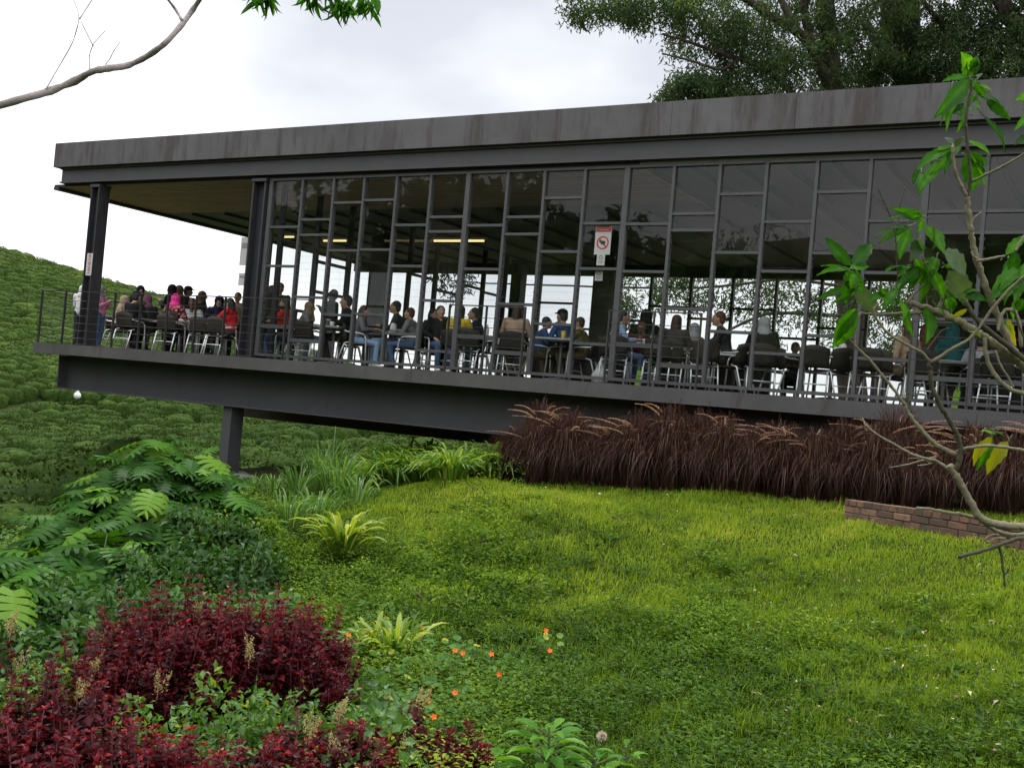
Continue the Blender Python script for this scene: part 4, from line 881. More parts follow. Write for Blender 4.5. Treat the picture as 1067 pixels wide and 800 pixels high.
out_ = np.stack([np.cos(aa), np.sin(aa), RNG.uniform(-.15, .55, n * m_)], 1)
ba = ba + out_ * (RNG.uniform(.0, .05, n * m_))[:, None]
size = RNG.uniform(.011, .023, n * m_) * (.7 + .9 * (1 - t)) * np.interp(d, [4, 14], [.95, 1.5])[rp] * RNG.uniform(.6, 1.5, n)[rp]
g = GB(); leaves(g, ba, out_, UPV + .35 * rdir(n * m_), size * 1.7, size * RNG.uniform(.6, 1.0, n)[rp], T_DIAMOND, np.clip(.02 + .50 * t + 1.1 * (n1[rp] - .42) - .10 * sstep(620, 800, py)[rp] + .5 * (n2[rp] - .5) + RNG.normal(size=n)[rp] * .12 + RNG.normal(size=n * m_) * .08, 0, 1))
# a few taller thin stalks among them
q = RNG.choice(n, 600); hh = RNG.uniform(.06, .2, 600) ; l = RNG.normal(size=(600, 3)) * (.7, .7, .2) * hh[:, None]
ribbons(g, P[q], P[q] + UPV * hh[:, None] * .6, P[q] + UPV * hh[:, None] + l, .004, 3, RNG.uniform(.3, .9, 600))
kind(g.obj('ground_weeds', M['weed']), 'stuff')
# fallen leaves and petals on the lawn
P, px, py, d = sampfield(9000); k = (px > 420) & (P[:, 1] < 13) & (RNG.uniform(size=9000) < np.where(px > 780, .75, .35) * (fbm(P[:, 0], P[:, 1], 1.5, 31) > .42)); P = P[k]; n = len(P)
g = GB(); dd = rdir(n) * (1, 1, .25); leaves(g, P + UPV * RNG.uniform(.03, .065, n)[:, None], dd, UPV + .5 * rdir(n), RNG.uniform(.015, .03, n) * np.where(RNG.uniform(size=n) < .12, 2.6, 1), RNG.uniform(.007, .016, n) * np.where(RNG.uniform(size=n) < .12, 2.2, 1), T_DIAMOND, RNG.beta(1.3, 1.3, n))
kind(g.obj('fallen_leaves', M['litter']), 'stuff')
# creeping leafy cover on the left slope, heaped between the shrubs
P, px, py, d = sampfield(80000, -64, -14, 3.6, 19)
lim = np.interp(py, [430, 470, 520, 600, 660, 720, 800], [120, 180, 220, 250, 300, 360, 430])
n1 = fbm(P[:, 0], P[:, 1], .9, 12); n2 = fbm(P[:, 0], P[:, 1], 2.4, 13)
k = (px < lim + (n2 - .5) * 90) & (RNG.uniform(size=len(P)) < .25 + .9 * n2); P, n1, n2, d = P[k], n1[k], n2[k], d[k]; n = len(P)
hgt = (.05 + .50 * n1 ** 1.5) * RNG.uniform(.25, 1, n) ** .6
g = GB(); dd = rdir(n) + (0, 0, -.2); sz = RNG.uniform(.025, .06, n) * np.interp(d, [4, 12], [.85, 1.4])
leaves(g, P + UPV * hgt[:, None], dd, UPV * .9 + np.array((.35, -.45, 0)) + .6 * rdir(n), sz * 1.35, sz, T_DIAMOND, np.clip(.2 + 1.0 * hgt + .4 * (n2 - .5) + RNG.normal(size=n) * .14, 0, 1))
kind(g.obj('creeper_foliage', M['ivy']), 'stuff')

# ================================================================== plants
def clump_ribbons(name, mat, base, n, L, W, spread, droop, parent=None, K=5, tint=(.2, .9), fold=.5, r0=.08):
    a = RNG.uniform(0, 6.28, n); h = np.stack([np.cos(a), np.sin(a), 0 * a], 1); l = L * RNG.uniform(.55, 1.1, n)[:, None]; lean = (RNG.uniform(.15, 1, n) * spread)[:, None]; dr = (RNG.uniform(.4, 1.1, n) * droop)[:, None]
    P0 = h * (RNG.uniform(0, r0, n))[:, None]
    P1 = P0 + l * (UPV * .65 + h * lean * .35); P2 = P0 + l * (UPV * (1 - .35 * lean - dr * .75) + h * (lean * .75 + dr * .35))
    g = GB(); ribbons(g, P0, P1, P2, W * RNG.uniform(.7, 1.15, n), K, RNG.uniform(*tint, n), fold=fold, prof=np.interp(np.linspace(0, 1, K + 1), [0, .25, .65, .9, 1], [.5, .9, 1, .5, .03]))
    return g.obj(name, mat, parent)
# purple fountain grass hedge: every clump its own plant
def fountain(loc, n=300, npl=6):
    t = thing('fountain_grass', 'dark purple fountain grass clump in the long hedge below the cafe glass', 'ornamental grass', loc, 0, 'purple fountain grass hedge')
    a = RNG.uniform(0, 6.28, n); h = np.stack([np.cos(a), np.sin(a), 0 * a], 1); u = RNG.uniform(0, 1, n)[:, None]
    # inner blades stand, outer ones arch over and hang towards the ground
    H = (.62 + .36 * (1 - u ** 1.6)) * RNG.uniform(.86, 1.1, (n, 1)); out_ = (.10 + .40 * u) * RNG.uniform(.7, 1.25, (n, 1)); drop = (.12 + .88 * u ** .8) * RNG.uniform(.35, 1.0, (n, 1))
    sw = rdir(n) * (.06, .06, .02)
    P0 = h * RNG.uniform(0, .20, n)[:, None] * (.3 + .7 * u) + UPV * .0; P1 = h * out_ * .75 + UPV * H * 1.28 + sw; P2 = h * out_ * 1.25 + UPV * np.maximum(.04, H * (.98 - .95 * drop)) + sw * 2
    g = GB(); ribbons(g, P0, P1, P2, RNG.uniform(.003, .008, n), 7, np.clip(RNG.beta(1.2, 2.0, n), 0, 1)); g.obj('blades', M['purple'], t)
    for k in range(npl):
        a = RNG.uniform(0, 6.28); h = np.array((math.cos(a), math.sin(a), 0)); lean = RNG.uniform(.15, .62); H = RNG.uniform(1.0, 1.32)
        tt = np.linspace(0, 1, 9)[:, None]; C = UPV * H * (tt * (1.16 - .30 * tt ** 3)) + h * (lean * tt ** 2.2 * 1.1)
        st = GB().tube(C[:6], [.0025] * 6, 4).obj('plume_stalk', M['redstem'], t)
        g = GB(); m = 260; u = RNG.uniform(0, 1, m); ax = C[5] + (C[8] - C[5]) * u[:, None] * 1.0
        # the plume bends over
        bend = h * (.10 * u ** 2)[:, None] - UPV * (.13 * u ** 2)[:, None]; ax = ax + bend
        dirv = unit((C[8] - C[7]) / np.linalg.norm(C[8] - C[7]) * .9 + h * (.9 * u)[:, None] - UPV * (.7 * u)[:, None] + rdir(m) * .85)
        leaves(g, ax, dirv, rdir(m), RNG.uniform(.014, .026, m) * (1.1 - .7 * np.abs(u - .35)), .005, T_FLAT, RNG.uniform(0, 1, m)); g.obj('plume', M['plume'], st)
    return t
protos = [fountain((0, 0, -50), 820, 5), fountain((0, 0, -50), 820, 7), fountain((0, 0, -50), 820, 3)]; first = [True] * 3
xx = -7.35; c = 0
while xx < 2.2:
    for row, yy in ((0, 12.75), (1, 13.12)):
        x = xx + (.2 if row else 0) + RNG.uniform(-.07, .07); y = yy + RNG.uniform(-.08, .08)
        k = int(RNG.integers(0, 3)) if not row else c % 2
        o = protos[k] if first[k] else copy_tree(protos[k]); first[k] = False
        o.location = (x, y, float(gz(x, y)) - .03); o.rotation_euler = (0, 0, RNG.uniform(0, 6.28)); s = np.interp(x, [-8, -6.5, 0], [1.06, 1.02, .96]) * RNG.uniform(.84, 1.08) * (1 + .07 * math.sin(x * 4.6 + .6)); o.scale = (s * 1.1, s * 1.1, s * RNG.uniform(.84, 1.07)); c += 1
    xx += .36
# strap-leaved bed in front of the beam
GR = 'strap leaved plants in a row below the beam'
for (px, py, s, br) in ((372, 512, .9, 0), (392, 507, 1, 0), (412, 505, 1.05, 0), (432, 503, 1, 0), (452, 502, 1, 1), (470, 500, 1, 1), (488, 499, 1.05, 1), (506, 499, 1.05, 1), (521, 499, 1, 1), (402, 492, .95, 0), (424, 490, 1, 1), (446, 488, 1, 1), (468, 487, 1, 1), (490, 486, 1, 1), (511, 486, 1, 1)):
    b = ongl(px, py); t = thing('strap_leaf_plant', 'bright green strap leaved plant in the bed between the tall reed and the purple hedge', 'plant', b, 0, GR)
    clump_ribbons('foliage', M['strap'], b, 100, .74 * s, .045, 1.0, .75, t, 5, (.15, .95), .5, .16)
for (px, py, L, n, W, lab, mat, tn) in ((356, 583, .62, 64, .05, 'large yellow green lily clump standing alone on the slope left of the lawn', 'lily', (.2, .95)), (410, 695, .42, 50, .036, 'smaller pale tipped lily clump among the orange flowers', 'lily', (.1, .9)), (383, 690, .36, 24, .036, 'low lily clump with one pale bent leaf left of the pale tipped lily', 'lily', (.4, 1))):
    b = ongl(px, py); t = thing('lily_plant', lab, 'plant', b); clump_ribbons('foliage', M[mat], b, int(n * 1.35), L * 1.05, W, 1.0, .34, t, 6, tn, .6, .10)
for (px, py, H, n, lab) in ((333, 512, 1.0, 120, 'tall green reed tuft just right of the concrete plinth'), (352, 522, .95, 130, 'tallest pale tipped reed tuft left of the strap leaf bed'), (310, 520, .75, 90, 'short reed tuft below the concrete plinth'), (372, 528, .6, 80, 'low reed tuft at the edge of the lawn above the lone lily'), (284, 520, .55, 90, 'reed tuft beside the big leaved mound'), (262, 515, .5, 80, 'low broad reed tuft between the support post and the big leaves'), (330, 540, .5, 90, 'low reed tuft directly above the lone lily clump'), (300, 548, .5, 90, 'grassy tuft left of the lone lily clump'), (345, 500, 1.05, 70, 'slender reed tuft behind the others under the beam')):
    b = ongl(px, py); t = thing('reed_tuft', lab, 'ornamental grass', b); clump_ribbons('blades', M['reed'], b, n, H, .016, .75, .55, t, 6, (.1, 1), 0, .2)
# monstera mound
def monstera_leaf(L):
    """heart shaped blade, whole near the midrib, cut into broad fingers towards the edge"""
    K = 6; V = []; T = []
    def wid(t): return L * .58 * (math.sin(PI * min(1, t * .80 + .20)) ** .75)
    mid = lambda t: np.array((0, t * L, -.14 * L * t * t))
    for s in (-1, 1):
        for i in range(K):
            t0, t1 = i / K, (i + 1) / K; tm = (t0 + t1) / 2; q = []
            slit = (.0 if i == 0 else .20) / K; fwd = (tm - .38) * .55 * L
            def pt(t, f):
                w_ = wid(tm) * f; m_ = mid(t); return (s * w_, m_[1] + fwd * f, m_[2] + .10 * w_ - .34 * w_ * f)
            b_ = len(V); V += [tuple(mid(t0)), tuple(mid(t1)), pt(t0 + .0, .60), pt(t1, .60), pt(t0 + slit * .6, .84), pt(t1 - slit * .6, .84), pt(tm - .28 / K, 1.04), pt(tm + .30 / K, 1.0)]
            q = [(0, 2, 3), (0, 3, 1), (2, 4, 5), (2, 5, 3), (4, 6, 7), (4, 7, 5)]
            if i == 0: # basal lobe
                V += [(s * wid(0) * .55, -.14 * L, -.02 * L), (s * wid(0) * .95, -.02 * L, -.05 * L)]; q += [(0, 8, 2), (8, 9, 2), (2, 9, 4)]
            T += [tuple(b_ + v for v in (t_ if s > 0 else t_[::-1])) for t_ in q]
    return np.array(V), T
ML = monstera_leaf(1.0); TM = (ML[0], ML[1])
def monstera(b, n, H, R, lab, L=(.28, .46), face=(.35, -.55)):
    t = thing('monstera_plant', lab, 'plant', b)
    a = RNG.uniform(0, 6.28, n); rr_ = np.sqrt(RNG.uniform(.02, 1, n)); p = np.stack([np.cos(a) * rr_ * R, np.sin(a) * rr_ * R, H * (1 - .75 * rr_ ** 2) * RNG.uniform(.8, 1.1, n)], 1)
    out_ = unit(np.stack([np.cos(a), np.sin(a), 0 * a], 1) + rdir(n) * .5 + np.array((*face, 0)) * .6)
    d = unit(out_ - UPV * RNG.uniform(.05, .9, n)[:, None]); nn = UPV * .9 + out_ * .5 + rdir(n) * .25
    g = GB(); leaves(g, p, d, nn, RNG.uniform(*L, n), RNG.uniform(*L, n) * .95, TM, np.clip(RNG.beta(1.6, 2.4, n) + .25 * (p[:, 2] > H * .8), 0, 1)); g.obj('foliage', M['monstera'], t)
    g = GB()
    for k in range(n): g.tube([p[k] * (.1, .1, 0), p[k] * (.6, .6, .6), p[k]], [.012, .010, .006], 5)
    g.obj('stem', M['stem'], t); return t
for (px, py, n, H, R, lab) in ((165, 452, 46, .75, .62, 'large leaved monstera crowning the green mound below the terrace'), (208, 466, 34, .65, .45, 'yellow green monstera nearest the support post'), (118, 484, 40, .7, .50, 'monstera with split leaves on the upper left of the mound'), (72, 520, 36, .7, .42, 'monstera spilling down the left edge of the mound'), (38, 560, 30, .65, .38, 'monstera near the left edge of the picture above the big split leaves'),
        (160, 500, 40, .7, .6, 'monstera in the centre of the mound'), (105, 545, 34, .65, .5, 'monstera low on the mound facing the camera'), (228, 500, 24, .5, .40, 'small monstera on the right shoulder of the mound'), (12, 600, 24, .65, .32, 'lowest monstera with very large split leaves at the left edge'), (62, 578, 14, .6, .35, 'monstera with one wide comb like leaf above the red shrubs')):
    b = ongl(px, py + 8, H); monstera(b, int(n * 2.1), H, R, lab, (.20, .32) if py > 540 else (.17, .29))
# dark small leaved bushes under and between them
def leafy_bush(b, n, H, R, lab, mat='bush', sz=(.03, .06), nm='leafy_bush', tint=0):
    t = thing(nm, lab, 'bush', b)
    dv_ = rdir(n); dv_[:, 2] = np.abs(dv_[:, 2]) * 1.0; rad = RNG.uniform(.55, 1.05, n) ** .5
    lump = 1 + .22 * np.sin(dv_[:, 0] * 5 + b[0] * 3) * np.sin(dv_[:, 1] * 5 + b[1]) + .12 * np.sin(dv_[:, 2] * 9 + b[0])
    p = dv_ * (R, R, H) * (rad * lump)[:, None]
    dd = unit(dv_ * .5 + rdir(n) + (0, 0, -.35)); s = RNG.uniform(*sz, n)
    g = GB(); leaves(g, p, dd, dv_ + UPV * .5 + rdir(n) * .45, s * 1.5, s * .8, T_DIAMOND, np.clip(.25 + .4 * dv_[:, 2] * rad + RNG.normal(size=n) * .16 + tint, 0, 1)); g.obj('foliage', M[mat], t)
    g = GB()
    for k in range(9):
        e = p[RNG.integers(0, n)] * .75; g.tube([(0, 0, -.1), e * (.4, .4, .5), e], [.014, .01, .005], 5)
    g.obj('stem', M['bark'], t); return t
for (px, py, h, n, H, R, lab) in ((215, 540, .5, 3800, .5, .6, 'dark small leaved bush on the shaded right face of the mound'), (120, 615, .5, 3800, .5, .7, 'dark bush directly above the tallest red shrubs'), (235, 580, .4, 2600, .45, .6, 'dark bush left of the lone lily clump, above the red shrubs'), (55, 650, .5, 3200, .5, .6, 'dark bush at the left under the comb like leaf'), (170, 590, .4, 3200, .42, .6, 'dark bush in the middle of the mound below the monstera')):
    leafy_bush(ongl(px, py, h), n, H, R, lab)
for (px, py, h, n, H, R, lab) in ((502, 545, .3, 1800, .32, .42, 'low dark weed bush at the crest of the lawn'), (255, 545, .35, 2000, .4, .55, 'light green weedy bush right of the mound'), (545, 600, .15, 1100, .18, .4, 'low weed patch right of the lone lily on the bank'), (455, 610, .2, 1500, .22, .5, 'weed patch between the lone lily and the lawn')):
    leafy_bush(ongl(px, py, h), n, H, R, lab, 'weed', (.018, .035), 'weed_bush', .1)
# red leaved shrubs
def red_shrub(b, H, R, ns, lab, plumes=0, tint=0.0):
    t = thing('red_leaf_shrub', lab, 'shrub', b); g = GB(); gs = GB(); gp = GB(); tips = []
    for k in range(ns):
        a = RNG.uniform(0, 6.28); r = R * math.sqrt(RNG.uniform(0, 1)); hh = H * (1 - .35 * (r / R) ** 2) * RNG.uniform(.72, 1.1)
        e = np.array((r * math.cos(a), r * math.sin(a), hh)) + rdir(1)[0] * .05; s = e * (.35, .35, 0); mid_ = (s + e) / 2 + rdir(1)[0] * .05
        gs.tube([s, mid_, e], [.006, .005, .003], 4); tips.append(e)
        nw = 9
        for w_ in range(nw):
            f = 1 - w_ * .058; c = s + (e - s) * f; m = 5 if w_ else 6
            aa = RNG.uniform(0, 6.28) + np.arange(m) * 6.28 / m + RNG.normal(size=m) * .25
            L = (.016 + .0045 * min(w_, 4)) * RNG.uniform(.75, 1.25, m)
            dd = np.stack([np.cos(aa), np.sin(aa), np.full(m, .65 - .17 * w_)], 1) + .45 * rdir(m)
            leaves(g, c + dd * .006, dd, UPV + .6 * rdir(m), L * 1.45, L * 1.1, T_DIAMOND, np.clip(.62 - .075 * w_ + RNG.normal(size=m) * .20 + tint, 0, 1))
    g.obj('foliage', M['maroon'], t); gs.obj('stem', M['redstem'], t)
    for k in range((plumes + 1) // 2):
        e = tips[int(RNG.integers(0, ns))] + (0, 0, .02); m = 220; u = RNG.uniform(0, 1, m); hgt = RNG.uniform(.06, .10); arm = rdir(4) * (.04, .04, .02); arm[0] = 0; ai = RNG.integers(0, 4, m)
        q = e + arm[ai] * (.4 + u)[:, None] + UPV * (u * hgt)[:, None] + rdir(m) * ((1 - u) * .016 + .005)[:, None]
        gp = GB(); gp.tube([e - (0, 0, .05), e + UPV * hgt * .9], [.003, .0015], 4); leaves(gp, q, rdir(m) + UPV * .6, rdir(m), RNG.uniform(.006, .014, m), .006, T_FLAT, RNG.uniform(0, 1, m)); gp.obj('flower_plume', M['beige'], t)
    return t
RS = [(165, 625, .75, .36, 34, 2, 'upper left red shrub, topped by a beige plume'), (205, 622, .75, .34, 34, 1, 'red shrub at the top of the red bank, second from its left end'), (245, 625, .75, .34, 34, 0, 'red shrub at the top of the bank below the dark bush'), (285, 632, .75, .32, 32, 0, 'red shrub at the upper right end of the red bank'), (325, 645, .6, .30, 28, 0, 'red shrub nearest the lone lily clump'),
      (130, 655, .7, .34, 32, 2, 'red shrub on the left flank with beige plumes'), (180, 665, .65, .34, 30, 2, 'red shrub in the heart of the red bank'), (105, 690, .6, .30, 28, 0, 'red shrub low on the left flank'), (335, 690, .5, .22, 18, 0, 'small red shrub beside the orange flowers'), (215, 660, .65, .28, 22, 2, 'red shrub carrying pale plumes in the middle of the bank'),
      (55, 715, .65, .32, 30, 0, 'red shrub at the far left, middle height'), (90, 735, .6, .34, 32, 1, 'dense red shrub in the lower left corner'), (25, 765, .6, .34, 32, 1, 'red shrub in the bottom left corner'), (130, 760, .6, .34, 32, 1, 'red shrub at the bottom, second from the left corner'), (180, 775, .55, .30, 28, 0, 'red shrub at the bottom edge below the green vines'), (280, 775, .45, .26, 24, 1, 'red shrub at the bottom edge below the pale lily'), (325, 765, .42, .26, 18, 1, 'red shrub at the bottom, left of the leafy seedling'), (365, 757, .40, .24, 16, 1, 'red shrub below the low lily clump'), (410, 760, .36, .2, 12, 1, 'red shrub below the orange flowers'), (440, 748, .36, .14, 8, 1, 'narrow red shrub just right of the orange flower'), (418, 790, .34, .2, 16, 0, 'dark red shrub at the bottom, left beside the leafy seedling'), (487, 768, .36, .10, 6, 0, 'single thin red sprig beside the leafy seedling')]
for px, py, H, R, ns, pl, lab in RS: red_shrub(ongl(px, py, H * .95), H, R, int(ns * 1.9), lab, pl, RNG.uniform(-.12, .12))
for (px, py, h, n, H, R, lab) in ((240, 705, .5, 450, .5, .24, 'green vine mound in the hollow of the red bank'), (300, 722, .42, 420, .42, .20, 'green vine mound between the red bank and the pale tipped lily'), (265, 745, .38, 420, .38, .20, 'green vine mound low in the middle of the red bank'), (70, 695, .5, 600, .5, .24, 'green vine mound between the left red shrubs'), (160, 738, .48, 700, .48, .24, 'green vine mound among the lower left red shrubs'), (350, 735, .36, 600, .36, .22, 'green vine mound under the low lily clump'), (230, 785, .36, 500, .36, .2, 'green vine patch at the bottom edge between red shrubs'), (20, 700, .5, 600, .5, .25, 'green vine mound at the left edge below the beige plume')):
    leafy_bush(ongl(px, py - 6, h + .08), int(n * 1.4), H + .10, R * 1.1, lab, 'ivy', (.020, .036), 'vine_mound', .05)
red_shrub(ongl(8, 660, .7), .7, .18, 6, 'sparse shrub with a big beige plume at the left edge of the picture', 5)
# nasturtiums
def nast(b, n, R, H, flowers, lab):
    t = thing('nasturtium_plant', lab, 'flower', b); a = RNG.uniform(0, 6.28, n); r = R * np.sqrt(RNG.uniform(0, 1, n)); p = np.stack([r * np.cos(a), r * np.sin(a), H * RNG.uniform(.35, 1.1, n)], 1)
    s = RNG.uniform(.03, .06, n); dd = np.stack([np.cos(a * 3), np.sin(a * 3), 0 * a], 1); nn = UPV + np.array((.3, -.5, 0)) + .35 * rdir(n)
    g = GB(); leaves(g, p - unit(dd) * s[:, None] * .5, dd, nn, s, s, T_ROUND, RNG.uniform(0, 1, n)); g.obj('foliage', M['nast'], t)
    g = GB()
    for k in range(0, n, 3): g.tube([p[k] * (.6, .6, 0), p[k] * (.9, .9, .6), p[k]], .0025, 4)
    g.obj('stem', M['stem'], t)
    for (px, py) in flowers:
        f = ongl(px, py, H * 1.15) + (0, 0, H * 1.15) - np.asarray(b); m = 5; aa = np.arange(m) * 1.2566; v = np.array((.35, -.6, .7)); v /= np.linalg.norm(v); e1 = unit(np.cross(v, UPV)); e2 = np.cross(v, e1)
        dd = np.cos(aa)[:, None] * e1 + np.sin(aa)[:, None] * e2 + v * .35; g = GB(); leaves(g, np.tile(f, (m, 1)), dd, np.tile(v, (m, 1)), .021, .017, T_DIAMOND, RNG.uniform(0, 1, m)); fo = g.obj('blossom', M['orange'], t)
        GB().tube([f - v * .02, f - v * .05 - (0, 0, .04), f - (0, 0, .12)], .002, 4).obj('flower_stalk', M['stem'], fo)
nast(ongl(480, 690, .15), 110, .42, .18, [(482, 681), (474, 678), (512, 682), (520, 703)], 'nasturtium with four orange blossoms right of the pale tipped lily')
nast(ongl(440, 675, .15), 90, .40, .18, [(440, 655)], 'pale green nasturtium around the pale tipped lily')
nast(ongl(450, 730, .15), 120, .34, .2, [(448, 730), (452, 748), (474, 722)], 'nasturtium with yellowing leaves between the red sprigs')
nast(ongl(368, 665, .15), 70, .3, .16, [(363, 662), (385, 660)], 'nasturtium with an orange blossom beside the red bank')
nast(ongl(571, 668, .12), 16, .10, .15, [(569, 657), (573, 678)], 'small nasturtium with two orange blossoms alone in the weeds')
nast(ongl(400, 640, .12), 70, .4, .14, [], 'flowerless nasturtium patch below the lone lily clump')
# broad leaved seedlings at the bottom edge
def broad(b, n, H, L, lab, mat='seedling'):
    t = thing('broadleaf_seedling', lab, 'plant', b); g = GB(); gs = GB()
    for k in range(n):
        a = k * 2.4 + RNG.uniform(-.3, .3); f = (k + 1) / n; hh = H * (.45 + .55 * f); r = .05; p = np.array((math.cos(a) * r, math.sin(a) * r, hh))
        gs.tube([(0, 0, hh - .03), p], .003, 4); l = L * (1.1 - .55 * f) * RNG.uniform(.85, 1.15)
        leaves(g, p[None], np.array([(math.cos(a), math.sin(a), .15 + .5 * f - .1)]), UPV + .2 * rdir(1), l, l * .40, T_LANCE, RNG.uniform(.25, .9, 1))
    gs.tube([(0, 0, -.05), (.01, .01, H * .5), (0, 0, H)], .006, 5)
    g.obj('foliage', M[mat], t); gs.obj('stem', M['stem'], t)
broad(ongl(573, 748, .36), 22, .32, .18, 'large bright green seedling at the bottom centre')
broad(ongl(505, 788, .22), 10, .22, .22, 'broad pointed leaves left of the big seedling')
broad(ongl(620, 790, .18), 9, .18, .18, 'small seedling right of the big seedling')
broad(ongl(652, 778, .2), 8, .2, .10, 'little pale seedling at the bottom, farther right')
o = GB(); m = 160; v = rdir(m); leaves(o, v * .004, v, rdir(m), .024, .006, T_FLAT, RNG.uniform(.8, 1, m)); fl = ongl(627, 768, .22); o.tube([(0, 0, 0), (.01, 0, -.22)], .0015, 4, tint=0)
tag(o.obj('seed_head', M['litter'], None, False, fl + (0, 0, .22)), 'fluffy pale seed head standing right of the big seedling', 'flower')
# brick edging: a low wall of separate bricks in four courses
pA = ongl(883, 541); pB = ongl(1067, 573); u = unit((pB - pA)[:2]); Lw = float(np.linalg.norm((pB - pA)[:2])) + 1.6; per = np.array((-u[1], u[0]))
t = thing('brick_edging', 'low weathered red brick edging on the lawn before the purple hedge', 'wall', pA)
g = GB(); gm = GB(); rz_ = math.atan2(u[1], u[0])
zt = float(gz(*atz(883, 525, -.62)[:2])) 
for cno in range(4):
    s = (-.11 if cno % 2 else 0.0) + (.02 * cno if cno % 2 else 0)
    while s < Lw:
        l = .105 if cno == 3 else .215
        x = max(s, 0.0); ll = min(s + l, Lw) - x
        if ll > .02:
            c = u * (x + ll / 2); bend = .02 * ((x / Lw) ** 2)
            z = -.01 + .068 * cno - .05 * (x / Lw) * 0
            zz_ = float(gz(pA[0] + c[0], pA[1] + c[1]) - pA[2]) * .85
            g.box((c[0] + RNG.uniform(-.004, .004), c[1] + RNG.uniform(-.004, .004), z + zz_ - .02), (ll - .013, .11 + RNG.uniform(-.006, .014), .060 + RNG.uniform(-.003, .003)), tint=RNG.uniform(0, 1), rz=rz_ + RNG.uniform(-.035, .035))
        s += l
bw = g.obj('brickwork', M['brick'], t)
for k in range(8):
    a0, a1 = Lw * k / 8, Lw * (k + 1) / 8; c = u * (a0 + a1) / 2; zz_ = float(gz(pA[0] + c[0], pA[1] + c[1]) - pA[2]) * .85
    gm.box((c[0], c[1], .06 + zz_), (a1 - a0 - .001, .095, .25), rz=rz_)
gm.obj('mortar', M['mortar'], t)
md = bw.modifiers.new('bevel', 'BEVEL'); md.width = .006; md.segments = 2

# ================================================================== trees
def tree(name, lab, cat, trunks, clouds, leafL=.18, leafW=.045, per=54, mat='tree', bark='barkdark', hang=.6, group=None, loc=(0, 0, 0), bare=()):
    """trunks: polylines with radii; clouds: (centre, radii, clusters); every cluster hangs on a twig from the nearest limb"""
    t = thing(name, lab, cat, loc, 0, group); nodes = []; loc = np.asarray(loc, float)
    for pts, r0, r1 in trunks:
        pts = np.array(pts, float); k = len(pts); tt = np.linspace(0, 1, k); fine = np.linspace(0, 1, k * 6)
        C = np.stack([np.interp(fine, tt, pts[:, i]) for i in range(3)], 1)
        for _ in range(3): C[1:-1] = (C[:-2] + 2 * C[1:-1] + C[2:]) / 4
        C[1:-1] += RNG.normal(size=(len(C) - 2, 3)) * r0 * .10
        GB().tube(C - loc, np.interp(fine, [0, 1], [r0, r1]), 12).obj('limb' if (r0 < .18) else 'trunk', M[bark], t, True); nodes.append(C)
    nodes = np.concatenate(nodes); cl = []
    for c, r, n in clouds:
        v = rdir(n) * (RNG.uniform(0, 1, n) ** .42)[:, None]; cl.append(np.asarray(c) + v * np.asarray(r))
    cl = np.concatenate(cl); gt = GB(); order = np.argsort(((cl[:, None] - nodes[None, ::3]) ** 2).sum(-1).min(1)); pool = nodes
    for q in order:
        p = cl[q]; dist = ((pool - p) ** 2).sum(1); k = int(np.argmin(dist)); a = pool[k]; L = math.sqrt(dist[k])
        mid_ = (a + p) / 2 + rdir(1)[0] * L * .10 + UPV * L * .06
        gt.tube(np.array([a, mid_, p]) - loc, [.008 + .012 * min(L, 1.5), .007 + .006 * min(L, 1.5), .005], 5, cap=False)
        pool = np.concatenate([pool, [(a + mid_) / 2, mid_, (mid_ + p) / 2, p]]) if L > .25 else pool
    if cl.size: gt.obj('branch', M[bark], t)
    n = len(cl) * per; rp = np.repeat(np.arange(len(cl)), per); ps = cl[rp] + rdir(n) * (RNG.uniform(.05, 1, n) ** .5 * .36)[:, None] * (1, 1, .9) - UPV * RNG.uniform(0, .25, n)[:, None]
    dd = unit(rdir(n) * .8 - UPV * hang); cb = RNG.normal(size=len(cl)) * .16
    g = GB(); leaves(g, ps - loc, dd, rdir(n) + .4 * UPV, leafL * RNG.uniform(.6, 1.2, n), leafW * RNG.uniform(.7, 1.2, n), T_FLAT, np.clip(.45 + cb[rp] + RNG.normal(size=n) * .16, 0, 1)); g.obj('crown', M[mat], t)
    return t
def W3(px, py, d): return atd(px, py, d)
GT = 'big trees behind the cafe'
b1 = np.array((-7.6, 33.5, -2.0))
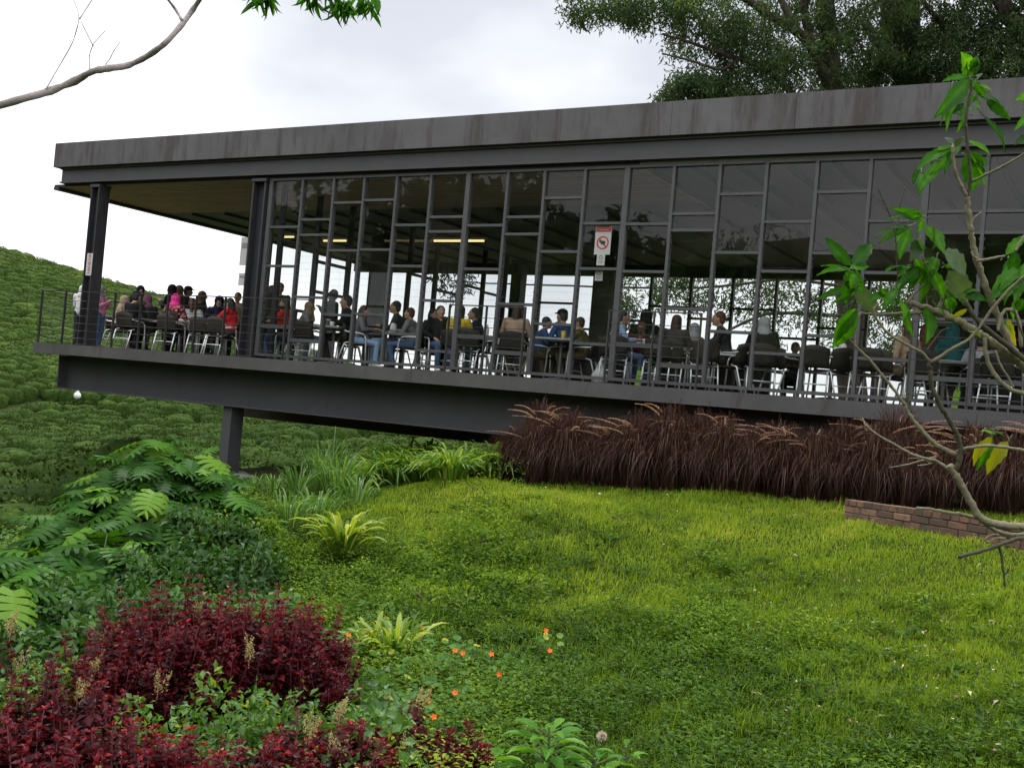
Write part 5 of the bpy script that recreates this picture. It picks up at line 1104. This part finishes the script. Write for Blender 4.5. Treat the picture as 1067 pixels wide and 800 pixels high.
tree('broad_tree', 'tall multi stemmed tree rising behind the middle of the cafe roof', 'tree',
     [([b1, W3(885, 250, 33.5), W3(868, 100, 33.5), W3(862, 20, 33.5), W3(850, -80, 33.5)], .46, .22), ([W3(868, 100, 33.5), W3(842, 45, 32.5), W3(826, 25, 32), W3(800, -30, 32)], .16, .08), ([W3(868, 105, 33.5), W3(850, 55, 33), W3(838, 20, 33), W3(838, -60, 33)], .17, .1),
      ([W3(872, 150, 33.5), W3(800, 70, 32), W3(770, 62, 31.5), W3(735, 50, 31), W3(692, 36, 30.5)], .12, .03), ([W3(770, 62, 31.5), W3(752, 74, 31), W3(715, 62, 30.5), W3(690, 56, 30)], .06, .02), ([W3(868, 60, 33.5), W3(780, 0, 32), W3(700, -30, 31), W3(620, -20, 30)], .14, .04),
      ([W3(890, 330, 33), W3(800, 325, 31), W3(745, 350, 30), W3(700, 385, 29.5)], .06, .02), ([W3(890, 300, 33), W3(820, 290, 31), W3(740, 300, 30), W3(660, 300, 29), W3(500, 295, 27.5), W3(465, 292, 27)], .05, .010)],
     [(W3(850, 20, 33), (3.4, 2.4, 2.2), 230), (W3(790, 75, 32), (2.0, 1.6, 1.1), 100), (W3(740, 20, 31.5), (2.0, 1.5, .9), 90), (W3(672, 0, 31), (1.7, 1.2, .55), 62), (W3(615, 5, 30.5), (.9, .8, .35), 22), (W3(715, 90, 31), (.95, .7, .5), 46), (W3(760, 98, 31.5), (1.2, .8, .6), 50), (W3(850, -90, 33), (4.5, 3, 2), 110),
      (W3(760, 300, 30.5), (2.2, 1.2, 1.2), 30), (W3(690, 295, 29.5), (1.6, 1, .8), 26), (W3(835, 300, 31), (1.8, 1.2, 1.7), 30), (W3(470, 288, 27.2), (.5, .4, .25), 6), (W3(650, 330, 29.5), (.5, .5, .9), 12)], group=GT)
b2 = np.array((-3.6, 35.5, -2.0))
tree('broad_tree', 'thick reddish trunked tree behind the right of the cafe roof', 'tree',
     [([b2, W3(952, 250, 35), W3(946, 90, 35), W3(930, 40, 35), W3(925, -60, 35)], .55, .30), ([W3(946, 85, 35), W3(935, 62, 34), W3(915, 45, 33.5), W3(902, 25, 33)], .20, .14), ([W3(948, 70, 35), W3(950, 20, 35), W3(948, -60, 35)], .30, .2), ([W3(946, 90, 35), W3(920, 68, 34.5), W3(900, 55, 34)], .15, .08), ([W3(949, 60, 35), W3(985, 30, 34.5), W3(960, 0, 34)], .12, .06)],
     [(W3(900, 60, 35), (2.6, 1.6, 1.3), 95), (W3(960, 70, 34.5), (2.3, 1.4, 1.3), 120), (W3(980, 10, 34.5), (2.8, 2.0, 1.9), 150), (W3(930, -60, 35), (4, 3, 2), 130), (W3(900, 320, 32.5), (1.7, 1.2, 1.8), 26), (W3(960, 300, 34), (2.5, 1.4, 2.4), 120)], group=GT)
b3 = np.array((1.8, 33.5, -2.0))
tree('broad_tree', 'tree with a pale leaning limb behind the right end of the cafe roof', 'tree',
     [([b3, W3(1100, 250, 33), W3(1085, 70, 33), W3(1062, 28, 33), W3(1045, 6, 33), W3(1025, -50, 33)], .42, .2), ([W3(1085, 70, 33), W3(1120, 0, 33), W3(1130, -80, 33)], .28, .14)],
     [(W3(1030, 55, 33), (2.2, 1.5, 1.4), 150), (W3(1070, 20, 33.5), (2.6, 2, 2), 130), (W3(1130, 20, 33), (2.6, 2, 2.5), 150), (W3(1060, -70, 33), (4, 3, 2), 120)], group=GT)
# overhanging tree at the upper left: trunk stands outside the picture, one bare limb and a leafy twig hang into view
tb = atd(-210, 600, 8.6); tb[2] = float(gz(tb[0], tb[1])) - .1
d_ = 8.2
ot = tree('overhanging_tree', 'overhanging tree with one pale bare limb and a few hanging leaves against the sky', 'tree',
     [([tb, W3(-215, 300, 8.4), W3(-190, 120, 8.3), W3(-170, -60, 8.2), W3(-120, -220, 8)], .16, .10)], [(W3(-60, -200, 8), (1.0, 1.0, .5), 16)], leafL=.15, leafW=.034, per=26, bark='paletwig', hang=1.0)
def limb(pts, r0, r1, dd=d_, nm='limb'):
    C = np.array([W3(x, y, dd + .12 * math.sin(i * 1.7)) for i, (x, y) in enumerate(pts)]); k = len(C); f = np.linspace(0, k - 1, k * 4); C2 = np.stack([np.interp(f, np.arange(k), C[:, i]) for i in range(3)], 1)
    for _ in range(2): C2[1:-1] = (C2[:-2] + 2 * C2[1:-1] + C2[2:]) / 4
    rad = np.interp(f, [0, k - 1], [r0, r1]) * (1 + .10 * RNG.normal(size=len(f)))
    return GB().tube(C2, rad, 8).obj(nm, M['paletwig'], ot, True)
limb([(-195, 150), (-90, 132), (0, 110), (27, 102), (50, 96), (80, 84), (96, 74), (115, 71), (133, 69), (152, 60), (172, 46), (188, 28), (200, 12), (212, -6), (228, -40)], .034, .016)
limb([(190, 22), (183, 10), (172, -4), (160, -18)], .011, .008)
for pts in ([(48, 93), (60, 72), (76, 45), (83, 20), (80, 8), (74, -6)], [(83, 20), (92, 6), (100, -6)], [(93, 74), (93, 58), (97, 46), (110, 32)], [(97, 48), (90, 34), (84, 22)], [(107, 71), (115, 61), (118, 54), (125, 44)]): limb(pts, .0045, .0022, d_, 'twig')
limb([(-170, -40), (-20, -70), (120, -62), (240, -40), (300, -22), (350, -16), (392, -6)], .03, .005)
for x0, y0, x1, y1 in ((268, -30, 276, 2), (330, -18, 335, 4), (352, -16, 360, 8), (376, -10, 384, 6)): limb([(x0, y0), (x1, y1)], .005, .003, d_, 'twig')
g = GB(); nl = [(272, 0, 34), (280, -4, 30), (266, -8, 20), (325, -2, 20), (332, 4, 22), (350, 4, 26), (357, 8, 34), (364, 6, 30), (345, -6, 30), (383, 6, 28), (376, 0, 26), (390, 2, 16)]
for (x, y, n) in nl:
    c = W3(x, y - 4, d_) ; n = n // 3; ps = c + rdir(n) * .03; leaves(g, ps, unit(rdir(n) * .7 - UPV * .9), rdir(n), RNG.uniform(.11, .19, n), RNG.uniform(.026, .040, n), T_LANCE, RNG.uniform(.2, .9, n))
g.obj('hanging_leaves', M['shrub'], ot)
# trees standing behind the photographer, mirrored in the cafe glass
for k, (x, y, s) in enumerate(((-26, -25, 1.05), (-31, -20, 1.4), (-34, -15, 1.6), (-38, -12, 1.6), (-41, -8, 1.7), (-45, -5, 1.7), (-49, 0, 1.8), (-53, 5, 1.8), (-19, -30, .82), (-13, -32, .75), (-7, -34, .8), (1, -33, .8))):
    if k == 0:
        bt = tree('shade_tree', 'round crowned shade tree mirrored in the cafe glass', 'tree', [([(0, 0, -.4), (.1, 0, 2.5), (-.1, .1, 5), (0, 0, 8)], .35, .1), ([(0, 0, 3), (1.8, .5, 5.5)], .15, .06), ([(0, 0, 3.5), (-1.8, -.4, 6)], .15, .06)],
                  [((0, 0, 7.5), (3.6, 3.4, 2.6), 200), ((1.8, 0, 5.5), (2.6, 2.4, 1.8), 110), ((-2, .4, 5.6), (2.6, 2.4, 1.8), 110), ((0, 0, 3), (3.4, 3, 1.6), 110)], leafL=.5, leafW=.22, per=26, mat='bush', bark='bark', group='shade trees mirrored in the glass')
        o = bt
    else: o = copy_tree(bt)
    o.location = (x, y, float(gz(x, y))); o.scale = (s, s, s); o.rotation_euler = (0, 0, k * 1.3)
# ================================================================== the bare limbed shrub close to the camera, at the right
DS = 4.6
sb = np.array(atd(1150, 860, DS + .15)); sb[2] = float(gz(sb[0], sb[1])) - .05
sh = thing('angular_shrub', 'knobbly branched shrub with large pointed leaves reaching in close to the camera', 'shrub', (0, 0, 0))
def sbr(pts, r0, r1, off=0.0, mat='shrubbark', nm='branch', woff=None):
    k = len(pts); o_ = np.linspace(*(off if isinstance(off, tuple) else (off, off)), k)
    C = np.array([p if len(p) == 3 else atd(p[0], p[1], DS + o_[i]) for i, p in enumerate(pts)]); f = np.linspace(0, k - 1, (k - 1) * 6 + 1); C2 = np.stack([np.interp(f, np.arange(k), C[:, i]) for i in range(3)], 1)
    for _ in range(3): C2[1:-1] = (C2[:-2] + 2 * C2[1:-1] + C2[2:]) / 4
    rad = np.interp(f, [0, k - 1], [r0, r1]) * .78; node = (np.arange(len(f)) % 5 == 2); rad = rad * (1 + .13 * node + .05 * RNG.normal(size=len(f)))
    C2[1:-1] += RNG.normal(size=(len(C2) - 2, 3)) * r0 * .10
    GB().tube(C2, rad, 10).obj(nm, M[mat], sh, True)
# trunk and low arms
sbr([tuple(sb), atd(1150, 700, DS + .12), atd(1130, 600, DS + .08), atd(1115, 480, DS + .05), atd(1110, 420, DS + .02)], .035, .026, nm='trunk')
sbr([(1135, 590), (1100, 552), (1067, 549), (1040, 547), (1022, 541), (1014, 528), (1003, 508), (996, 496), (990, 484)], .021, .017)
sbr([(1120, 560), (1090, 556), (1067, 557), (1047, 557), (1032, 550), (1020, 540), (1003, 536), (978, 532), (966, 530), (955, 529)], .013, .007, .05)
sbr([(1130, 580), (1090, 556), (1060, 561), (1032, 571), (1015, 576), (999, 580)], .010, .010, -.08, 'shrubdark')
sbr([(1040, 566), (1044, 580), (1045, 592), (1047, 611)], .008, .005, -.06, 'shrubdark'); sbr([(1045, 598), (1050, 596), (1051, 592)], .005, .006, -.06, 'shrubdark')
sbr([(1048, 561), (1037, 560), (1029, 566), (1026, 562), (1030, 558), (1040, 556)], .006, .004, -.03)
sbr([(993, 490), (1000, 482), (1001, 465), (996, 450), (988, 436), (978, 420), (970, 400), (969, 388), (969, 377)], .015, .011, (0, -.05), 'shrubdark')
sbr([(969, 377), (962, 368), (945, 359), (930, 351), (920, 342), (912, 330), (910, 322), (916, 316)], .008, .005, (-.05, -.1))
sbr([(969, 378), (990, 365), (1014, 351), (1032, 324), (1050, 303), (1067, 288), (1085, 272)], .009, .006, (-.05, -.25))
sbr([(965, 366), (975, 352), (981, 344), (989, 342)], .0035, .002, -.08, 'shrubdark')
sbr([(996, 474), (985, 469), (972, 461), (954, 441), (946, 430), (943, 420)], .013, .009, (.02, .05)); sbr([(946, 430), (945, 416), (946, 408)], .010, .008, .05, 'shrubdark')
sbr([(943, 422), (930, 404), (920, 392), (909, 378), (893, 362), (876, 346)], .009, .006, .05); sbr([(884, 354), (886, 347), (888, 342)], .004, .003, .05)
sbr([(992, 491), (985, 486), (975, 480), (951, 474), (932, 463), (915, 454), (903, 444), (898, 436)], .010, .004, (.0, .12)); sbr([(975, 476), (960, 480), (945, 484), (927, 487)], .006, .003, .08); sbr([(972, 482), (965, 484), (956, 485)], .004, .003, .04)
sbr([(997, 470), (1010, 466), (1032, 464), (1050, 466), (1075, 471)], .008, .008, (0, -.1))
sbr([(1110, 440), (1090, 400), (1067, 380), (1050, 369), (1038, 360), (1026, 352), (1010, 342), (996, 333), (984, 328), (972, 323), (958, 318), (945, 315)], .030, .013, (0, .05))
sbr([(985, 329), (965, 325), (950, 326), (939, 327), (925, 328), (912, 328), (897, 326)], .013, .008, (.05, .03)); sbr([(912, 328), (915, 321), (921, 315)], .006, .004, .05); sbr([(897, 326), (891, 336), (890, 350), (891, 362)], .006, .006, .03)
sbr([(945, 316), (955, 303), (965, 295), (968, 284), (964, 275), (960, 266)], .006, .004, (.04, 0)); sbr([(978, 322), (982, 312), (985, 302), (987, 292)], .010, .008, .05); sbr([(979, 305), (971, 297), (966, 287)], .004, .003, .05)
sbr([(1062, 375), (1052, 360), (1040, 330), (1032, 312), (1024, 290), (1017, 270), (1013, 250), (1011, 238), (1009, 220), (1008, 205)], .019, .013, (-.02, -.12))
sbr([(1008, 205), (1011, 190), (1011, 178), (1009, 160), (1007, 140), (1006, 125), (1009, 108), (1012, 92), (1012, 82)], .010, .006, (-.12, -.2), 'shrubdark')
sbr([(1008, 206), (1003, 196), (998, 186), (994, 175), (993, 163), (993, 152)], .010, .008, (-.12, -.15)); 
sbr([(1012, 190), (1025, 183), (1040, 176), (1055, 168), (1075, 155)], .007, .005, (-.12, -.3)); sbr([(1013, 238), (1012, 232), (1016, 226), (1023, 221)], .006, .004, -.1)
sbr([(1017, 272), (1030, 270), (1040, 268), (1047, 267)], .008, .006, (-.1, -.14)); sbr([(1019, 270), (1014, 267), (1012, 262)], .006, .006, -.1)
sbr([(1100, 210), (1075, 235), (1063, 252), (1058, 262)], .006, .005, -.2)
sbr([(1026, 352), (1026, 366), (1032, 384), (1042, 398), (1056, 408), (1080, 412)], .011, .011, (0, -.08))
sbr([(1006, 314), (1012, 325), (1020, 336), (1034, 348), (1050, 360), (1067, 374), (1085, 385)], .012, .014, -.1, 'shrubdark')
sbr([(937, 316), (936, 300), (935, 280), (934, 262), (933, 245), (929, 228), (922, 212), (915, 196)], .005, .0035, .05, 'shrubdark'); sbr([(934, 240), (937, 222), (939, 207), (943, 195)], .0045, .003, .05, 'shrubdark')
sbr([(1040, 345), (1042, 330), (1048, 322), (1058, 324), (1063, 340), (1064, 362)], .008, .010, -.15); sbr([(1056, 320), (1062, 340), (1067, 352), (1075, 362)], .005, .005, -.2, 'shrubdark')
sbr([(1037, 365), (1042, 380), (1050, 392), (1056, 404)], .006, .005, -.12)
# leaves: base pixel, tip pixel, width share, material, depth offset, tilt
LV = [(887, 277, 858, 246, .42, 0), (889, 277, 911, 249, .50, 0), (885, 280, 852, 281, .34, 0), (886, 292, 877, 318, .7, 0), (884, 283, 893, 294, .8, 0), (891, 298, 916, 330, .55, 1), (886, 300, 853, 309, .35, 0), (893, 323, 866, 357, .5, 0), (891, 300, 869, 318, .4, 0),
      (945, 236, 912, 240, .28, 0), (948, 236, 914, 252, .28, 0), (960, 226, 924, 222, .36, 0), (955, 228, 928, 214, .34, 0), (960, 228, 958, 246, .5, 0), (948, 240, 936, 268, .55, 0), (966, 235, 985, 262, .55, 0), (972, 238, 984, 252, .5, 0), (958, 250, 949, 272, .75, 1), (952, 246, 966, 262, .6, 0), (945, 277, 921, 279, .4, 0),
      (964, 275, 924, 307, .42, 0), (960, 278, 932, 302, .4, 0), (983, 262, 1010, 288, .85, 1), (988, 282, 1014, 318, .70, 1), (985, 278, 1002, 272, .5, 0), (958, 270, 972, 296, .6, 0), (970, 280, 985, 312, .5, 0), (976, 268, 968, 290, .6, 0), (966, 318, 970, 356, .62, 0), (944, 318, 946, 348, .42, 0), (935, 300, 920, 320, .5, 0), (988, 310, 996, 328, .75, 0), (1003, 306, 1022, 300, .55, 0), (1000, 312, 1012, 322, .6, 0), (1008, 322, 990, 332, .42, 2), (1010, 345, 1022, 348, .6, 2), (926, 304, 905, 312, .4, 0), (918, 300, 926, 316, .6, 0), (975, 318, 986, 328, .5, 0), (980, 300, 995, 312, .5, 0),
      # top shoot
      (1010, 78, 1006, 57, .9, 0), (1013, 76, 1018, 58, .8, 0), (1009, 80, 983, 82, .45, 0), (1010, 82, 980, 118, .42, 0), (1006, 98, 972, 120, .35, 0), (1003, 92, 982, 130, .3, 0), (1014, 84, 1024, 76, .6, 1), (1012, 90, 1033, 100, .75, 1), (1014, 88, 1035, 92, .5, 0), (1028, 104, 1053, 125, .45, 0), (1024, 120, 1055, 154, .38, 0), (1008, 120, 980, 118, .35, 0), (1004, 108, 992, 118, .5, 0), (1003, 112, 1005, 122, .6, 0), (1018, 100, 1020, 115, .5, 0), (1011, 84, 1003, 100, .6, 0),
      (992, 152, 972, 158, .4, 0), (992, 152, 955, 174, .4, 0), (980, 168, 959, 196, .38, 0), (960, 180, 958, 202, .4, 0), (994, 152, 1004, 144, .6, 1), (992, 150, 985, 142, .6, 1), (1008, 146, 1034, 160, .55, 0), (1010, 158, 1030, 194, .55, 0), (1006, 162, 1026, 172, .6, 0),
      # right side
      (1048, 266, 1072, 242, .6, 0), (1050, 272, 1046, 296, .5, 0), (1058, 262, 1054, 288, .7, 0), (1062, 280, 1034, 302, .5, 0), (1065, 290, 1032, 310, .4, 0), (1060, 300, 1046, 300, .6, 0), (1062, 310, 1052, 334, .6, 0), (1068, 312, 1058, 325, .9, 0), (1050, 332, 1057, 360, .4, 2), (1042, 334, 1056, 346, .35, 0), (1075, 100, 1058, 104, .6, 0), (1080, 118, 1060, 130, .5, 0), (1080, 140, 1058, 148, .5, 0), (1085, 120, 1068, 112, .5, 0),
      # lower pair
      (1034, 455, 1008, 484, .45, 3), (1050, 460, 1026, 492, .62, 3), (1033, 454, 1020, 490, .4, 0), (1035, 452, 1022, 446, .5, 0), (1037, 450, 1046, 452, .5, 0), (1052, 600, 1078, 600, .35, 0)]
gs = [GB() for _ in range(4)]; gp = GB()
def bigleaf(G, a, b, wf, nrm, tint):
    d = b - a; L = np.linalg.norm(d); d /= L; s = unit(np.cross(d, nrm)); n = np.cross(s, d); K = 9; curl = RNG.uniform(.08, .5) * L; V = []; T = []
    for i in range(K + 1):
        t = i / K; w_ = wf * L * (math.sin(PI * min(1, t ** .78)) ** .85) * .5 * (1 + .10 * ((i % 2) * 2 - 1) * (0 < i < K)); c = a + d * L * t - n * curl * (t * t - t * .35) 
        if i == K: w_ = .002
        for q in (-1, -.5, 0, .5, 1): V.append(c + s * w_ * q + n * (abs(q) * .30 * w_ + .035 * L * math.sin(7 * t + 3 * q) * abs(q)))
    Q = [(i * 5 + j, i * 5 + j + 1, i * 5 + 6 + j, i * 5 + 5 + j) for i in range(K) for j in range(4)]
    tv = np.tile(np.array((-.10, 0, .28, .02, -.08)), K + 1) + np.repeat(RNG.normal(size=K + 1) * .07, 5) + RNG.normal(size=5 * K + 5) * .05
    G.add(np.array(V), Q=Q, tint=np.clip(tint + tv, 0, 1))
for (bx, by, tx, ty, wf, mi) in LV:
    o1 = RNG.uniform(-.10, .12) - .05; o2 = o1 + RNG.uniform(-.09, .09)
    a, b = atd(bx, by, DS + o1), atd(tx, ty, DS + o2); nrm = unit(-FW * .8 + UPV * RNG.uniform(.2, 1.2) + rdir(1)[0] * .75)
    bigleaf(gs[mi], a, b, wf * (.72 if mi < 2 else .66), nrm, np.clip(.55 + RNG.normal() * .25, 0, 1))
    if mi == 0 and RNG.uniform() < .6:
        c = a + (a - b) * .1 + rdir(1)[0] * .02; e = c + (b - a) * RNG.uniform(.5, .85) + rdir(1)[0] * .05 - UPV * .025
        bigleaf(gs[0], c, e, wf * .85, unit(-FW * .5 + UPV * .6 + rdir(1)[0] * .8), np.clip(.45 + RNG.normal() * .25, 0, 1))
    near = a + (a - b) * .22; gp.tube([near, (near + a) / 2 + UPV * .004, a], .0022, 5)
for g, mt in zip(gs, ('shrub', 'shrubgrey', 'shrubyellow', 'shrubyellow')):
    if g.n: g.obj('foliage', M[mt], sh, True)
gp.obj('leaf_stalk', M['stem'], sh)
